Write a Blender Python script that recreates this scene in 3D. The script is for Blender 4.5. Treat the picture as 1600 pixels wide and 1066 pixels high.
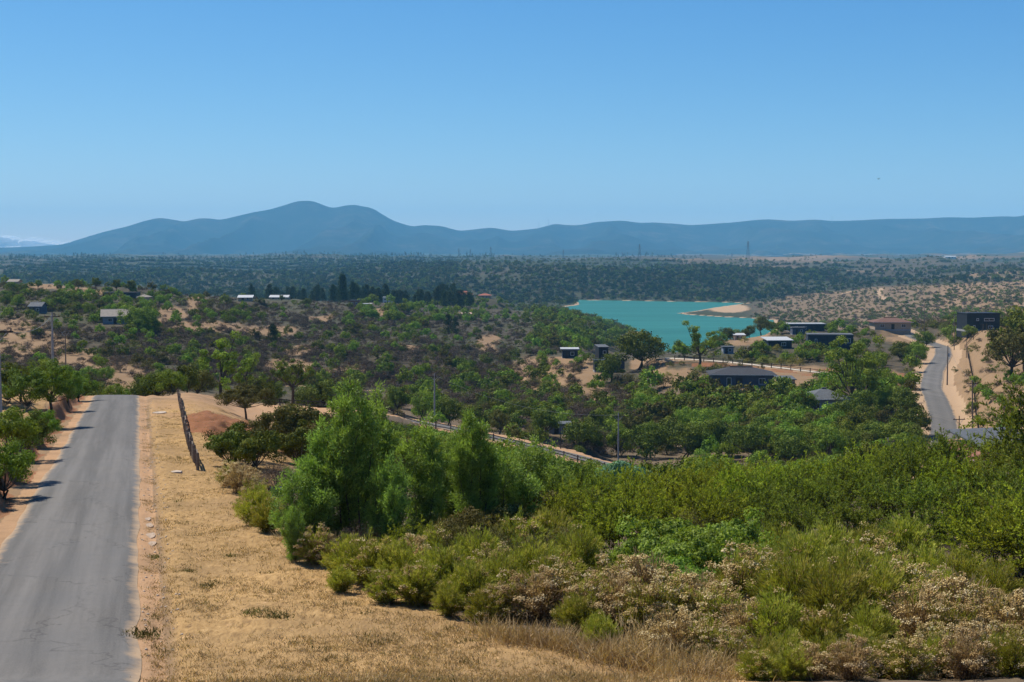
import bpy, math, random
import numpy as np
from mathutils import Vector, Matrix
R = math.radians
sc = bpy.context.scene
for o in list(bpy.data.objects): bpy.data.objects.remove(o)
COL = sc.collection

# ------------------------------------------------------------------ camera, sky, sun, exposure
F = 2222.2; HOR = 392.0; CAMZ = 66.0
PITCH = math.atan((533 - HOR) / F)
cd = bpy.data.cameras.new('camera'); cam = bpy.data.objects.new('camera', cd); COL.objects.link(cam)
cd.lens = 50; cd.sensor_width = 36; cd.clip_start = 0.5; cd.clip_end = 90000
cam.location = (0, 0, CAMZ); cam.rotation_euler = (R(90) - PITCH, 0, 0)
sc.camera = cam

SUN_EL = R(56); SUN_ROT = R(-52)          # sun high, ahead of the camera and to the left
SUN_STRENGTH = 5.0; SKY_STRENGTH = 0.1
w = bpy.data.worlds.new('World'); sc.world = w; w.use_nodes = True
nt = w.node_tree; nt.nodes.clear()
sky = nt.nodes.new('ShaderNodeTexSky'); sky.sky_type = 'NISHITA'; sky.sun_disc = False
sky.sun_elevation = SUN_EL; sky.sun_rotation = SUN_ROT
sky.altitude = 1200; sky.air_density = 1.0; sky.dust_density = 0.0; sky.ozone_density = 3.0
bg = nt.nodes.new('ShaderNodeBackground'); bg.inputs[1].default_value = SKY_STRENGTH
wo = nt.nodes.new('ShaderNodeOutputWorld')
sep = nt.nodes.new('ShaderNodeSeparateColor'); com = nt.nodes.new('ShaderNodeCombineColor'); nt.links.new(sky.outputs[0], sep.inputs[0])
for i_, (k_, e_) in enumerate(((0.743, 1.515), (0.689, 1.04), (0.766, 0.70))):        # the photograph's colour grade of its sky, the same all over
    m1 = nt.nodes.new('ShaderNodeMath'); m1.operation = 'MULTIPLY'; m1.inputs[1].default_value = 0.1
    m2 = nt.nodes.new('ShaderNodeMath'); m2.operation = 'POWER'; m2.inputs[1].default_value = e_
    m3 = nt.nodes.new('ShaderNodeMath'); m3.operation = 'MULTIPLY'; m3.inputs[1].default_value = 10.0 * k_
    nt.links.new(sep.outputs[i_], m1.inputs[0]); nt.links.new(m1.outputs[0], m2.inputs[0]); nt.links.new(m2.outputs[0], m3.inputs[0]); nt.links.new(m3.outputs[0], com.inputs[i_])
nt.links.new(com.outputs[0], bg.inputs[0]); nt.links.new(bg.outputs[0], wo.inputs[0])
sd = bpy.data.lights.new('sun', 'SUN'); sun = bpy.data.objects.new('sun', sd); COL.objects.link(sun)
sd.energy = SUN_STRENGTH; sd.angle = R(0.5); sd.color = (1.0, 0.95, 0.86)
sdir = Vector((math.sin(SUN_ROT) * math.cos(SUN_EL), math.cos(SUN_ROT) * math.cos(SUN_EL), math.sin(SUN_EL)))
sun.rotation_euler = sdir.to_track_quat('Z', 'Y').to_euler()
sc.view_settings.view_transform = 'Standard'; sc.view_settings.look = 'None'
sc.view_settings.exposure = 0.38; sc.view_settings.gamma = 1.0; sc.view_settings.use_curve_mapping = False
sc.cycles.max_bounces = 6; sc.cycles.diffuse_bounces = 3; sc.cycles.transmission_bounces = 3
sc.cycles.transparent_max_bounces = 8; sc.cycles.volume_bounces = 2; sc.cycles.glossy_bounces = 2
sc.cycles.use_denoising = True; sc.cycles.denoiser = 'OPENIMAGEDENOISE'; sc.cycles.sample_clamp_direct = 5.0; sc.cycles.sample_clamp_indirect = 3.0
sc.cycles.use_adaptive_sampling = True; sc.cycles.adaptive_threshold = 0.02

# ------------------------------------------------------------------ projection helpers
sp_, cp_ = math.sin(PITCH), math.cos(PITCH)
def at(px, py, Y):                         # the point at depth Y seen at a place of the photograph
    cx = (px - 800) / F; cy = (533 - py) / F
    dy = cp_ + sp_ * cy; dz = -sp_ + cp_ * cy
    return (cx / dy * Y, Y, CAMZ + dz / dy * Y)
def proj(x, y, z):
    z = np.asarray(z) - CAMZ
    dep = y * cp_ - z * sp_; up = y * sp_ + z * cp_
    dep = np.maximum(dep, 1e-3)
    return 800 + F * x / dep, 533 - F * up / dep

rng = np.random.default_rng(7)
def _lat(seed): return np.random.default_rng(seed).random((256, 256))
_LAT = [_lat(100 + i) for i in range(6)]
def vnoise(x, y, k=0):
    L = _LAT[k % 6]; xi = np.floor(x).astype(int); yi = np.floor(y).astype(int)
    fx = x - xi; fy = y - yi; fx = fx * fx * (3 - 2 * fx); fy = fy * fy * (3 - 2 * fy)
    a = L[xi & 255, yi & 255]; b = L[(xi + 1) & 255, yi & 255]; c = L[xi & 255, (yi + 1) & 255]; d = L[(xi + 1) & 255, (yi + 1) & 255]
    return (a * (1 - fx) + b * fx) * (1 - fy) + (c * (1 - fx) + d * fx) * fy
def fbm(x, y, k=0, o=4):
    s = 0; a = 0.5
    for i in range(o):
        s = s + a * (vnoise(x, y, k + i) - 0.5); x = x * 2.03 + 17.3; y = y * 2.03 + 5.1; a *= 0.5
    return s
def sstep(a, b, x): t = np.clip((x - a) / (b - a), 0, 1); return t * t * (3 - 2 * t)

# ------------------------------------------------------------------ terrain heights
# per column of the view: (distance, photo row) where the ground shows, (distance, -metres below the camera) where it is hidden
def RP(lim): return [(y, -(7.7 + 0.0482 * y)) for y in (30, 45, 60, 80, 100, 120, 141) if y <= lim]
NEAR = [(-90, -2.5), (0, -1.7), (15, -5.4)]
FG = [(30, -9.15), (47, -10.3), (62, -12.2), (90, -16.3)]
FARL = [(3000, 422), (5000, 403), (9000, -32), (17000, -36)]
FARM = [(3500, 413), (5000, 405), (9000, -34), (17000, -36)]
LK = [(1300, -68), (1880, -67), (1930, -65), (2050, 453), (2300, 425)]
T = {
 -900: RP(141) + [(200, -18), (300, -21), (450, -16), (650, -11), (900, -16), (1300, -45), (2000, -50)] + FARL,
 0: RP(120) + [(150, -15.8), (180, -18.5), (230, -24), (280, -26), (350, 560), (450, 507), (650, 447), (800, -20), (1200, -50), (2000, 455)] + FARL,
 180: RP(141) + [(165, -18.5), (200, -24), (250, -27.5), (290, 605), (350, 565), (450, 507), (650, 452), (800, -21), (1300, -52), (2000, 457)] + FARL,
 300: RP(141) + [(152, -15.3), (175, -18), (205, -23), (250, -28), (300, 600), (380, 560), (480, 515), (650, 466), (800, 462), (950, -32), (1400, -54), (2000, 460)] + FARL,
 430: RP(60) + [(80, -11.8), (110, -14.8), (150, -17.8), (190, -21), (215, -24), (260, -30), (320, 602), (400, 570), (500, 530), (650, 492), (800, 471), (1000, -36), (1500, -57), (2000, 458), (3000, 425), (5000, 403), (9000, -32), (17000, -36)],
 600: [(30, -9.15), (47, -10.3), (80, -14.3), (120, -19.5), (180, -25.3), (230, 657), (300, -34), (380, 602), (500, 543), (650, 502), (850, 474), (950, -36), (1500, -58), (2000, 452), (2300, 432)] + FARM,
 800: FG + [(140, -23.5), (217, 700), (260, -36), (330, 645), (420, 597), (550, 555), (700, 526), (900, 497), (1050, 484), (1300, -60), (1700, -65), (1900, 466), (2100, 442), (2350, 425)] + FARM,
 900: FG + [(150, -26), (214, 712), (260, -38), (330, 640), (370, 588), (430, 562), (550, 549), (700, 526), (850, 501), (980, 484), (1150, -58)] + LK + FARM,
 960: FG + [(150, -26), (220, -38), (300, -39), (350, 618), (382, 585), (430, 562), (520, -40), (700, -52), (850, 526), (1000, 509), (1090, -60), (1160, -66)] + LK + FARM,
 1050: FG + [(150, -27), (220, -37), (300, -39), (340, 612), (380, 567), (420, 555), (500, -38), (700, -53), (900, -65), (1200, -68)] + LK + FARM,
 1150: FG + [(150, -27), (220, -37), (290, -37), (322, 608), (345, 603), (378, 575), (450, 554), (540, 531), (600, -38), (800, -54), (1000, -65), (1200, -68)] + LK + FARM,
 1250: FG + [(150, -27), (220, -36), (290, 650), (330, 615), (375, 586), (430, 551), (520, 531), (620, 516), (750, -44), (1000, -58), (1300, -65), (1450, 497), (1800, 468), (2100, 452), (2400, 428)] + FARM,
 1400: [(30, -9.15), (60, -11.6), (90, -15), (150, -25), (220, -34.5), (300, -32.5), (370, -31.5), (450, -31.5), (560, -32.2), (700, 511), (900, 506), (1200, 490), (1600, 466), (2000, 446), (2400, 436), (3000, 419), (5000, 404), (9000, -33), (17000, -36)],
 1480: [(30, -9.15), (60, -11.3), (90, -14.5), (150, -24.5), (220, -34), (250, -34.6), (300, -32), (370, -31.3), (480, -31), (560, -30), (700, -34), (900, 501), (1300, 472), (1800, 444), (2400, 430), (3000, 415), (5000, 402), (9000, -30), (17000, -36)],
 1540: [(30, -9.15), (60, -11), (90, -14), (150, -23), (170, -25), (220, -30), (265, -28), (300, 580), (350, 555), (400, 532), (460, 514), (540, -26), (700, -33), (900, 497), (1300, 469), (1800, 442), (2400, 428), (3500, 411), (5000, 401), (9000, -28), (17000, -36)],
 1640: [(30, -9.15), (60, -10.8), (90, -13.5), (150, -21.5), (200, -24.5), (260, 603), (320, 568), (400, 530), (500, 512), (700, -31), (900, 494), (1300, 465), (1800, 440), (2400, 425), (3500, 408), (5000, 399), (9000, -20), (17000, -36)],
}
T[2500] = T[1640]
UC = np.array([(p - 800) / F for p in T])
YR = np.concatenate([np.linspace(-90, 0, 16)[:-1], np.linspace(0, 24, 60)[:-1], np.geomspace(24, 170, 330)[:-1], np.geomspace(170, 1200, 210)[:-1], np.geomspace(1200, 2600, 90)[:-1], np.geomspace(2600, 17000, 60)])
UG = np.concatenate([np.linspace(-0.76, -0.385, 30)[:-1], np.linspace(-0.385, 0.385, 440), np.linspace(0.385, 0.76, 30)[1:]])
cols = []
for p, lst in T.items():
    ys, zs = [], []
    for (y, v) in NEAR + lst:
        ys.append(y); zs.append(CAMZ + v if v <= 0 else at(p, v, y)[2])
    cols.append(np.interp(np.log(YR + 120), np.log(np.array(ys) + 120), zs))
cols = np.array(cols)                                       # ncol x nrow
G = np.empty((len(YR), len(UG)))
for j, u in enumerate(UG):
    k = np.clip(np.searchsorted(UC, u) - 1, 0, len(UC) - 2); t = np.clip((u - UC[k]) / (UC[k + 1] - UC[k]), 0, 1)
    t = t * t * (3 - 2 * t) * 0.6 + t * 0.4
    G[:, j] = cols[k] * (1 - t) + cols[k + 1] * t
def blur(A, n, ax):
    K = np.hanning(n + 2)[1:-1]; K /= K.sum(); P = np.pad(A, [(n // 2, n // 2) if a == ax else (0, 0) for a in (0, 1)], mode='edge')
    return sum(K[i] * (P[i:i + A.shape[0], :] if ax == 0 else P[:, i:i + A.shape[1]]) for i in range(n))
G = blur(blur(G, 9, 0), 9, 1)
WID = np.maximum(YR, 45)
XX = UG[None, :] * WID[:, None]; YY = np.repeat(YR[:, None], len(UG), 1)

# main road (straight, falling away to its crest) and the winding road on the right
MR0 = np.array([-10.4, 30.2]); MR1 = np.array([-39.4, 141.0]); MRL = np.linalg.norm(MR1 - MR0); MRD = (MR1 - MR0) / MRL
MRN = np.array([MRD[1], -MRD[0]])                           # to the right
HW = 2.23
def road_st(x, y): dx = x - MR0[0]; dy = y - MR0[1]; return dx * MRD[0] + dy * MRD[1], dx * MRN[0] + dy * MRN[1]
def smooth_poly(P, step=2.0):
    P = np.array(P, float); d = np.r_[0, np.cumsum(np.linalg.norm(np.diff(P[:, :2], axis=0), axis=1))]
    s = np.arange(0, d[-1], step); Q = np.stack([np.interp(s, d, P[:, i]) for i in range(P.shape[1])], 1)
    for _ in range(8): Q[1:-1] = (Q[:-2] + 2 * Q[1:-1] + Q[2:]) / 4
    return Q
def ray_poly(L): return smooth_poly([at(*q) for q in L])
ROAD_R = ray_poly([(1492, 760, 218), (1480, 722, 235), (1475, 700, 250), (1474, 655, 275), (1465, 630, 300), (1454, 605, 330), (1459, 580, 370), (1474, 556, 425), (1473, 543, 470), (1455, 537, 500), (1428, 527, 530), (1412, 518.5, 565), (1408, 515.5, 600)])
ROAD_W = ray_poly([(1432, 600, 338), (1400, 596, 352), (1340, 590, 366), (1290, 583, 372), (1240, 577, 376), (1180, 570, 380), (1120, 564, 384), (1060, 560, 386), (1030, 560, 386)])
ROAD_F = ray_poly([(500, 636, 200), (560, 643, 215), (610, 652, 228), (700, 668, 226), (780, 686, 221), (860, 704, 216), (925, 721, 211), (990, 740, 205)])
TRACKS = [ray_poly([(1176, 470, 1800), (1378, 452, 1830), (1372, 458, 1720), (1383, 468, 1560)])[60:], ray_poly([(462, 602, 330), (500, 595, 340), (545, 584, 352), (580, 576, 365)])]
def near_poly(x, y, Q):
    best = np.full(x.shape, 1e9); z = np.zeros(x.shape)
    for q in Q:
        d = np.hypot(x - q[0], y - q[1]); m = d < best; best = np.where(m, d, best); z = np.where(m, q[2], z)
    return best, z
LAKE_PX = [(897, 469), (975, 470), (1050, 471.5), (1122, 472.5), (1165, 474), (1147, 476.6), (1118, 480.5), (1085, 486.5), (1058, 489.6), (1072, 491.8), (1127, 495.5), (1172, 497.5), (1208, 500), (1214, 512), (1180, 533), (1130, 552), (1040, 556), (965, 552), (940, 545), (962, 533), (990, 524), (1006, 519.5), (985, 517), (950, 508), (915, 497), (885, 488), (872, 481), (906, 476.5), (903, 472)]
LAKE = []
for (px, py) in LAKE_PX:
    p = at(px, py, 1000.0); k = CAMZ / (CAMZ - p[2]); LAKE.append((p[0] * k, 1000.0 * k))
LAKE = np.array(LAKE)
def lake_sd(x, y):                                          # > 0 inside the lake
    ins = np.zeros(x.shape, bool); d = np.full(x.shape, 1e9); n = len(LAKE)
    for i in range(n):
        a, b = LAKE[i], LAKE[(i + 1) % n]; e = b - a
        t = np.clip(((x - a[0]) * e[0] + (y - a[1]) * e[1]) / (e @ e), 0, 1)
        d = np.minimum(d, np.hypot(x - a[0] - t * e[0], y - a[1] - t * e[1]))
        c = ((a[1] > y) != (b[1] > y)) & (x < (b[0] - a[0]) * (y - a[1]) / (b[1] - a[1] + 1e-12) + a[0]); ins ^= c
    return np.where(ins, d, -d)

Z = G.copy()
amp = np.interp(YY, [0, 150, 250, 600, 1200, 2000, 4000, 9000], [0.0, 0.25, 1.6, 2.4, 3.5, 5.5, 7.0, 6])
Z += amp * 2.0 * fbm(XX / 34, YY / 34, 0, 3) * np.interp(YY, [0, 900, 1500], [1, 1, 0.25])
Z += np.interp(YY, [0, 900, 2000, 3000, 9000], [0, 0, 9, 22, 26]) * 2 * fbm(XX / 210 + 3, YY / 330, 2, 4)
Z += np.interp(YY, [0, 160, 300], [0.16, 0.3, 0.0]) * 2 * fbm(XX / 3.1, YY / 3.1, 1, 4)
Z += np.interp(YY, [0, 120, 200], [0.05, 0.05, 0.0]) * 2 * fbm(XX / 0.7, YY / 0.7, 3, 2)
PXg, PYg = proj(XX, np.maximum(YY, 5), Z)
# the dug red soil right of the fence
red = np.exp(-(((XX + 19.9 + (YY - 104) * 0.2) / 3.9) ** 2 + ((YY - 105) / 15) ** 2) ** 2)
Z += red * (0.55 + 2.0 * fbm(XX / 1.3, YY / 1.6, 4, 4))
S, Tt = road_st(XX, YY)
mz = CAMZ - (7.7 + 0.0482 * YY) - np.maximum(YY - 141, 0) ** 2 * 0.006 - np.where(YY < 30, 0, 0)
mz = np.where(YY < 30, G - 0.02, mz)
near_r = (YY < 185)
k = (1 - sstep(HW + 0.5, HW + 3.0, np.abs(Tt))) * near_r * (1 - sstep(160, 185, YY))
Z = Z * (1 - k) + (mz - 0.03 + 0.05 * fbm(XX / 0.9, YY / 0.9, 2, 3) * sstep(HW - .1, HW + 0.5, np.abs(Tt))) * k
# cut bank on the left of the road: mounds with washed-out notches between them
notch = np.clip(np.cos((S - 4.0) * 2 * math.pi / 10.6 + 1.3 * vnoise(S / 9, S * 0 + 3, 1)), -1, 1)
edge = -(HW + 0.75) - 0.55 * sstep(0.3, 0.95, notch) - 0.5 * vnoise(S / 2.3, S * 0, 2)
bank = sstep(0, 0.75, edge - Tt) * (0.45 + 0.85 * sstep(-0.9, 0.5, -notch)) * near_r * (1 - sstep(146, 160, YY)) * sstep(20, 30, YY)
Z += bank * (1 + 0.25 * fbm(XX / 1.1, YY / 1.1, 5, 3))
# shallow gutter and lip on the right shoulder
Z += -0.10 * np.exp(-((Tt - HW - 0.55) / 0.3) ** 2) * near_r * sstep(22, 30, YY) + 0.10 * np.exp(-((Tt - HW - 1.3) / 0.45) ** 2) * near_r
LYR = np.log(YR + 120)
def H(x, y):
    x = np.asarray(x, float); y = np.asarray(y, float)
    fi = np.interp(np.log(np.maximum(y, -89) + 120), LYR, np.arange(len(YR))); fj = np.interp(x / np.maximum(y, 45), UG, np.arange(len(UG)))
    i = np.clip(fi.astype(int), 0, len(YR) - 2); j = np.clip(fj.astype(int), 0, len(UG) - 2); a = fi - i; b = fj - j
    return (Z[i, j] * (1 - b) + Z[i, j + 1] * b) * (1 - a) + (Z[i + 1, j] * (1 - b) + Z[i + 1, j + 1] * b) * a
def conform(Z, Q, hw, soft, own=False):
    if own: Q[:, 2] = H(Q[:, 0], Q[:, 1]) + 0.05
    x0, x1 = Q[:, 0].min() - 30, Q[:, 0].max() + 30; y0, y1 = Q[:, 1].min() - 30, Q[:, 1].max() + 30
    m = (XX > x0) & (XX < x1) & (YY > y0) & (YY < y1)
    d, z = near_poly(XX[m], YY[m], Q); kk = 1 - sstep(hw + 0.4, hw + soft, d)
    Z[m] = Z[m] * (1 - kk) + (z - 0.05) * kk
    D = np.full(XX.shape, 1e9); D[m] = d
    return D
PADS = [(1164, 606, 325, 10), (1296, 648, 285, 8), (1302, 548, 428, 9), (1535, 516, 458, 9), (1396, 515, 545, 10), (1261, 518, 560, 10), (1249, 523, 505, 5), (1218, 545, 425, 7), (1156, 532, 570, 6), (1139, 553, 430, 5), (950, 581, 380, 8), (942, 566, 405, 6), (891, 560, 415, 6), (1574, 722, 168, 7), (174, 507, 450, 8), (54, 490, 480, 6), (187, 471, 610, 10), (222, 473, 600, 6), (381, 471, 690, 8), (435, 468, 880, 11), (562, 483, 805, 10), (605, 476, 900, 8), (736, 467, 1150, 22), (725, 497, 860, 9), (875, 678, 262, 5), (21, 447, 640, 6), (1231, 607, 330, 5)]
for (px, py, yy, r) in PADS:
    cx, cy, cz = at(px, py, yy); cy += r * 0.4; kk = 1 - sstep(r * 0.9, r * 2.0, np.hypot(XX - cx, YY - cy)); Z = Z * (1 - kk) + cz * kk
# take the ground's own height along the fenced lower road, the photograph's along the others
D_R = conform(Z, ROAD_R, 2.7, 9); D_W = conform(Z, ROAD_W, 2.0, 7); D_F = conform(Z, ROAD_F, 2.0, 9)
D_T = [conform(Z, q, 1.5, 5, True) for q in TRACKS]
SDL = lake_sd(XX, YY); lk = (YY > 700) & (YY < 2300)
Z = np.where(lk & (SDL > 0), -np.minimum(SDL * 0.12, 6) - 0.05, Z)
shore = np.clip(-SDL, 0, None)
Z = np.where(lk & (SDL <= 0), np.maximum(np.minimum(Z, 0.25 + shore * np.where(XX > 150, 0.10, 0.6)), 0.1 + np.minimum(shore * 0.04, 1.2)), Z)

def cast(px, py, ymin=26.0):                                # where the ground is seen at places of the photograph
    px = np.asarray(px, float); py = np.asarray(py, float); ys = YR[(YR > ymin)]
    cx = (px - 800) / F; cy = (533 - py) / F; dy = cp_ + sp_ * cy; kx = cx / dy; kz = (-sp_ + cp_ * cy) / dy
    hit = np.full(px.shape, np.nan); live = np.ones(px.shape, bool); prev = ys[0]
    for y in ys:
        if not live.any(): break
        h = H(kx * y, np.full(px.shape, y)); z = CAMZ + kz * y
        m = live & (z <= h); hit[m] = 0.5 * (prev + y); live &= ~m; prev = y
    return kx * hit, hit

# ------------------------------------------------------------------ materials
def mat(name):
    m = bpy.data.materials.new(name); m.use_nodes = True; n = m.node_tree; n.nodes.clear()
    out = n.nodes.new('ShaderNodeOutputMaterial'); return m, n, out
class N:
    def __init__(s, n): s.n = n
    def new(s, t, **kw):
        x = s.n.nodes.new(t)
        for k_, v in kw.items(): setattr(x, k_, v)
        return x
    def link(s, a, b): s.n.links.new(a, b)
    def noise(s, scale, detail=4, rough=0.55, vec=None, dist=0.0):
        x = s.new('ShaderNodeTexNoise'); x.inputs['Scale'].default_value = scale; x.inputs['Detail'].default_value = detail
        x.inputs['Roughness'].default_value = rough; x.inputs['Distortion'].default_value = dist
        if vec is not None: s.link(vec, x.inputs['Vector'])
        return x.outputs['Fac']
    def ramp(s, fac, stops):
        x = s.new('ShaderNodeValToRGB'); s.link(fac, x.inputs[0]); e = x.color_ramp.elements
        while len(e) < len(stops): e.new(0.5)
        for q, (p, c) in zip(e, stops): q.position = p; q.color = (*c, 1) if len(c) == 3 else c
        return x.outputs[0]
    def mix(s, fac, a, b, mode='MIX'):
        x = s.new('ShaderNodeMix'); x.data_type = 'RGBA'; x.blend_type = mode
        for sock, v in ((x.inputs[0], fac), (x.inputs[6], a), (x.inputs[7], b)):
            if isinstance(v, (int, float)): sock.default_value = v
            elif isinstance(v, tuple): sock.default_value = (*v, 1)
            else: s.link(v, sock)
        return x.outputs[2]
    def math(s, op, a, b=0.0, c=0.0):
        x = s.new('ShaderNodeMath', operation=op)
        for i, v in enumerate((a, b, c)):
            if isinstance(v, (int, float)): x.inputs[i].default_value = v
            else: s.link(v, x.inputs[i])
        return x.outputs[0]
    def attr(s, name): return s.new('ShaderNodeAttribute', attribute_name=name).outputs['Fac']
    def pos(s): return s.new('ShaderNodeNewGeometry').outputs['Position']
    def objc(s): return s.new('ShaderNodeTexCoord').outputs['Object']
    def bump(s, h, strength, dist):
        x = s.new('ShaderNodeBump'); x.inputs['Strength'].default_value = strength; x.inputs['Distance'].default_value = dist; s.link(h, x.inputs['Height']); return x.outputs[0]
    def pbr(s, out, col, rough=0.85, spec=0.2, metal=0.0, normal=None):
        x = s.new('ShaderNodeBsdfPrincipled'); i = x.inputs
        if isinstance(col, tuple): i['Base Color'].default_value = (*col, 1)
        else: s.link(col, i['Base Color'])
        if isinstance(rough, (int, float)): i['Roughness'].default_value = rough
        else: s.link(rough, i['Roughness'])
        i['Specular IOR Level'].default_value = spec; i['Metallic'].default_value = metal
        if normal is not None: s.link(normal, i['Normal'])
        s.link(x.outputs[0], out.inputs[0]); return x
def plain(name, c, rough=0.8, spec=0.25, metal=0.0, var=0.18, scale=3.0):
    m, n, out = mat(name); g = N(n); f = g.noise(scale, 5, 0.6, g.objc())
    lo = tuple(x * (1 - var) for x in c); hi = tuple(min(1, x * (1 + var)) for x in c)
    g.pbr(out, g.ramp(f, [(0.3, lo), (0.7, hi)]), rough, spec, metal, g.bump(f, 0.15, 0.02)); return m
def leafmat(name, c0, c1, trans=0.28, rough=0.55, spec=0.25, rnd=0.35, c2=None, hue=0.05):
    m, n, out = mat(name); g = N(n); v = g.attr('v')
    stops = [(0.0, c0), (1.0, c1)] if c2 is None else [(0.0, c0), (0.6, c1), (1.0, c2)]
    col = g.ramp(v, stops)
    orn = g.new('ShaderNodeObjectInfo').outputs['Random']
    hs = g.new('ShaderNodeHueSaturation'); g.link(col, hs.inputs['Color'])
    g.link(g.math('MULTIPLY_ADD', orn, rnd, 1 - rnd / 2), hs.inputs['Value']); g.link(g.math('MULTIPLY_ADD', orn, hue, 0.5 - hue * 0.8), hs.inputs['Hue'])
    p = g.new('ShaderNodeBsdfPrincipled'); g.link(hs.outputs[0], p.inputs['Base Color']); p.inputs['Roughness'].default_value = rough; p.inputs['Specular IOR Level'].default_value = spec
    t = g.new('ShaderNodeBsdfTranslucent'); g.link(g.mix(1.0, hs.outputs[0], (1.0, 1.05, 0.55), 'MULTIPLY'), t.inputs[0])
    mx = g.new('ShaderNodeMixShader'); mx.inputs[0].default_value = trans; g.link(p.outputs[0], mx.inputs[1]); g.link(t.outputs[0], mx.inputs[2]); g.link(mx.outputs[0], out.inputs[0]); return m

def ground_material():
    m, n, out = mat('ground_soil'); g = N(n); P = g.pos()
    big = g.noise(0.02, 4, 0.6, P); mid = g.noise(0.22, 5, 0.62, P); fine = g.noise(2.6, 6, 0.68, P); tiny = g.noise(19.0, 3, 0.7, P)
    mp = g.new('ShaderNodeMapping'); mp.inputs['Scale'].default_value = (1.0, 0.3, 1.0); mp.inputs['Rotation'].default_value = (0, 0, 0.9); g.link(P, mp.inputs[0])
    streak = g.noise(7.0, 5, 0.7, mp.outputs[0], 0.6)
    soil = g.mix(mid, (0.155, 0.095, 0.05), (0.265, 0.172, 0.095))
    soil = g.mix(g.math('MULTIPLY', fine, 0.45), soil, (0.33, 0.215, 0.115))
    straw = g.ramp(streak, [(0.28, (0.14, 0.085, 0.038)), (0.45, (0.33, 0.20, 0.08)), (0.62, (0.44, 0.275, 0.115)), (0.8, (0.55, 0.38, 0.18))])
    straw = g.mix(g.ramp(mid, [(0.40, (0, 0, 0)), (0.60, (1, 1, 1))]), straw, g.mix(0.55, straw, (0.22, 0.14, 0.065)))
    straw = g.mix(g.ramp(fine, [(0.60, (0, 0, 0)), (0.72, (1, 1, 1))]), straw, (0.52, 0.32, 0.16))
    redc = g.mix(fine, (0.15, 0.06, 0.028), (0.31, 0.14, 0.065))
    pad = g.mix(fine, (0.34, 0.19, 0.095), (0.46, 0.285, 0.155))
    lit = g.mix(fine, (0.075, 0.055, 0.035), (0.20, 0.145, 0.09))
    far = g.ramp(mid, [(0.32, (0.045, 0.04, 0.024)), (0.52, (0.085, 0.066, 0.042)), (0.66, (0.13, 0.095, 0.06)), (0.78, (0.27, 0.18, 0.10))])
    spk = g.noise(0.75, 4, 0.75, P); far = g.mix(g.ramp(spk, [(0.42, (0, 0, 0)), (0.60, (1, 1, 1))]), far, g.mix(0.7, far, (0.045, 0.036, 0.024)))
    far = g.mix(g.ramp(big, [(0.42, (0, 0, 0)), (0.62, (1, 1, 1))]), far, g.mix(0.45, far, (0.06, 0.07, 0.035)))
    wood = g.mix(mid, (0.022, 0.03, 0.014), (0.07, 0.068, 0.035))
    sand = g.mix(fine, (0.31, 0.20, 0.11), (0.42, 0.29, 0.18))
    rock = g.mix(fine, (0.30, 0.25, 0.2), (0.55, 0.5, 0.42))
    c = soil
    for a, b in (('far', far), ('wood', wood), ('litter', lit), ('straw', straw), ('pad', pad), ('red', redc), ('sand', sand)):
        w_ = g.math('MULTIPLY_ADD', g.math('SUBTRACT', mid, 0.5), 0.9, g.attr(a)); w_ = g.ramp(w_, [(0.33, (0, 0, 0)), (0.67, (1, 1, 1))])
        c = g.mix(w_, c, b)
    h = g.math('ADD', g.math('MULTIPLY', fine, 0.7), g.math('MULTIPLY', streak, 0.5)); h = g.math('ADD', h, g.math('MULTIPLY', tiny, 0.3))
    g.pbr(out, c, 0.95, 0.08, 0, g.bump(h, 0.55, 0.12)); return m
M = {}
M['ground'] = ground_material()
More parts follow.
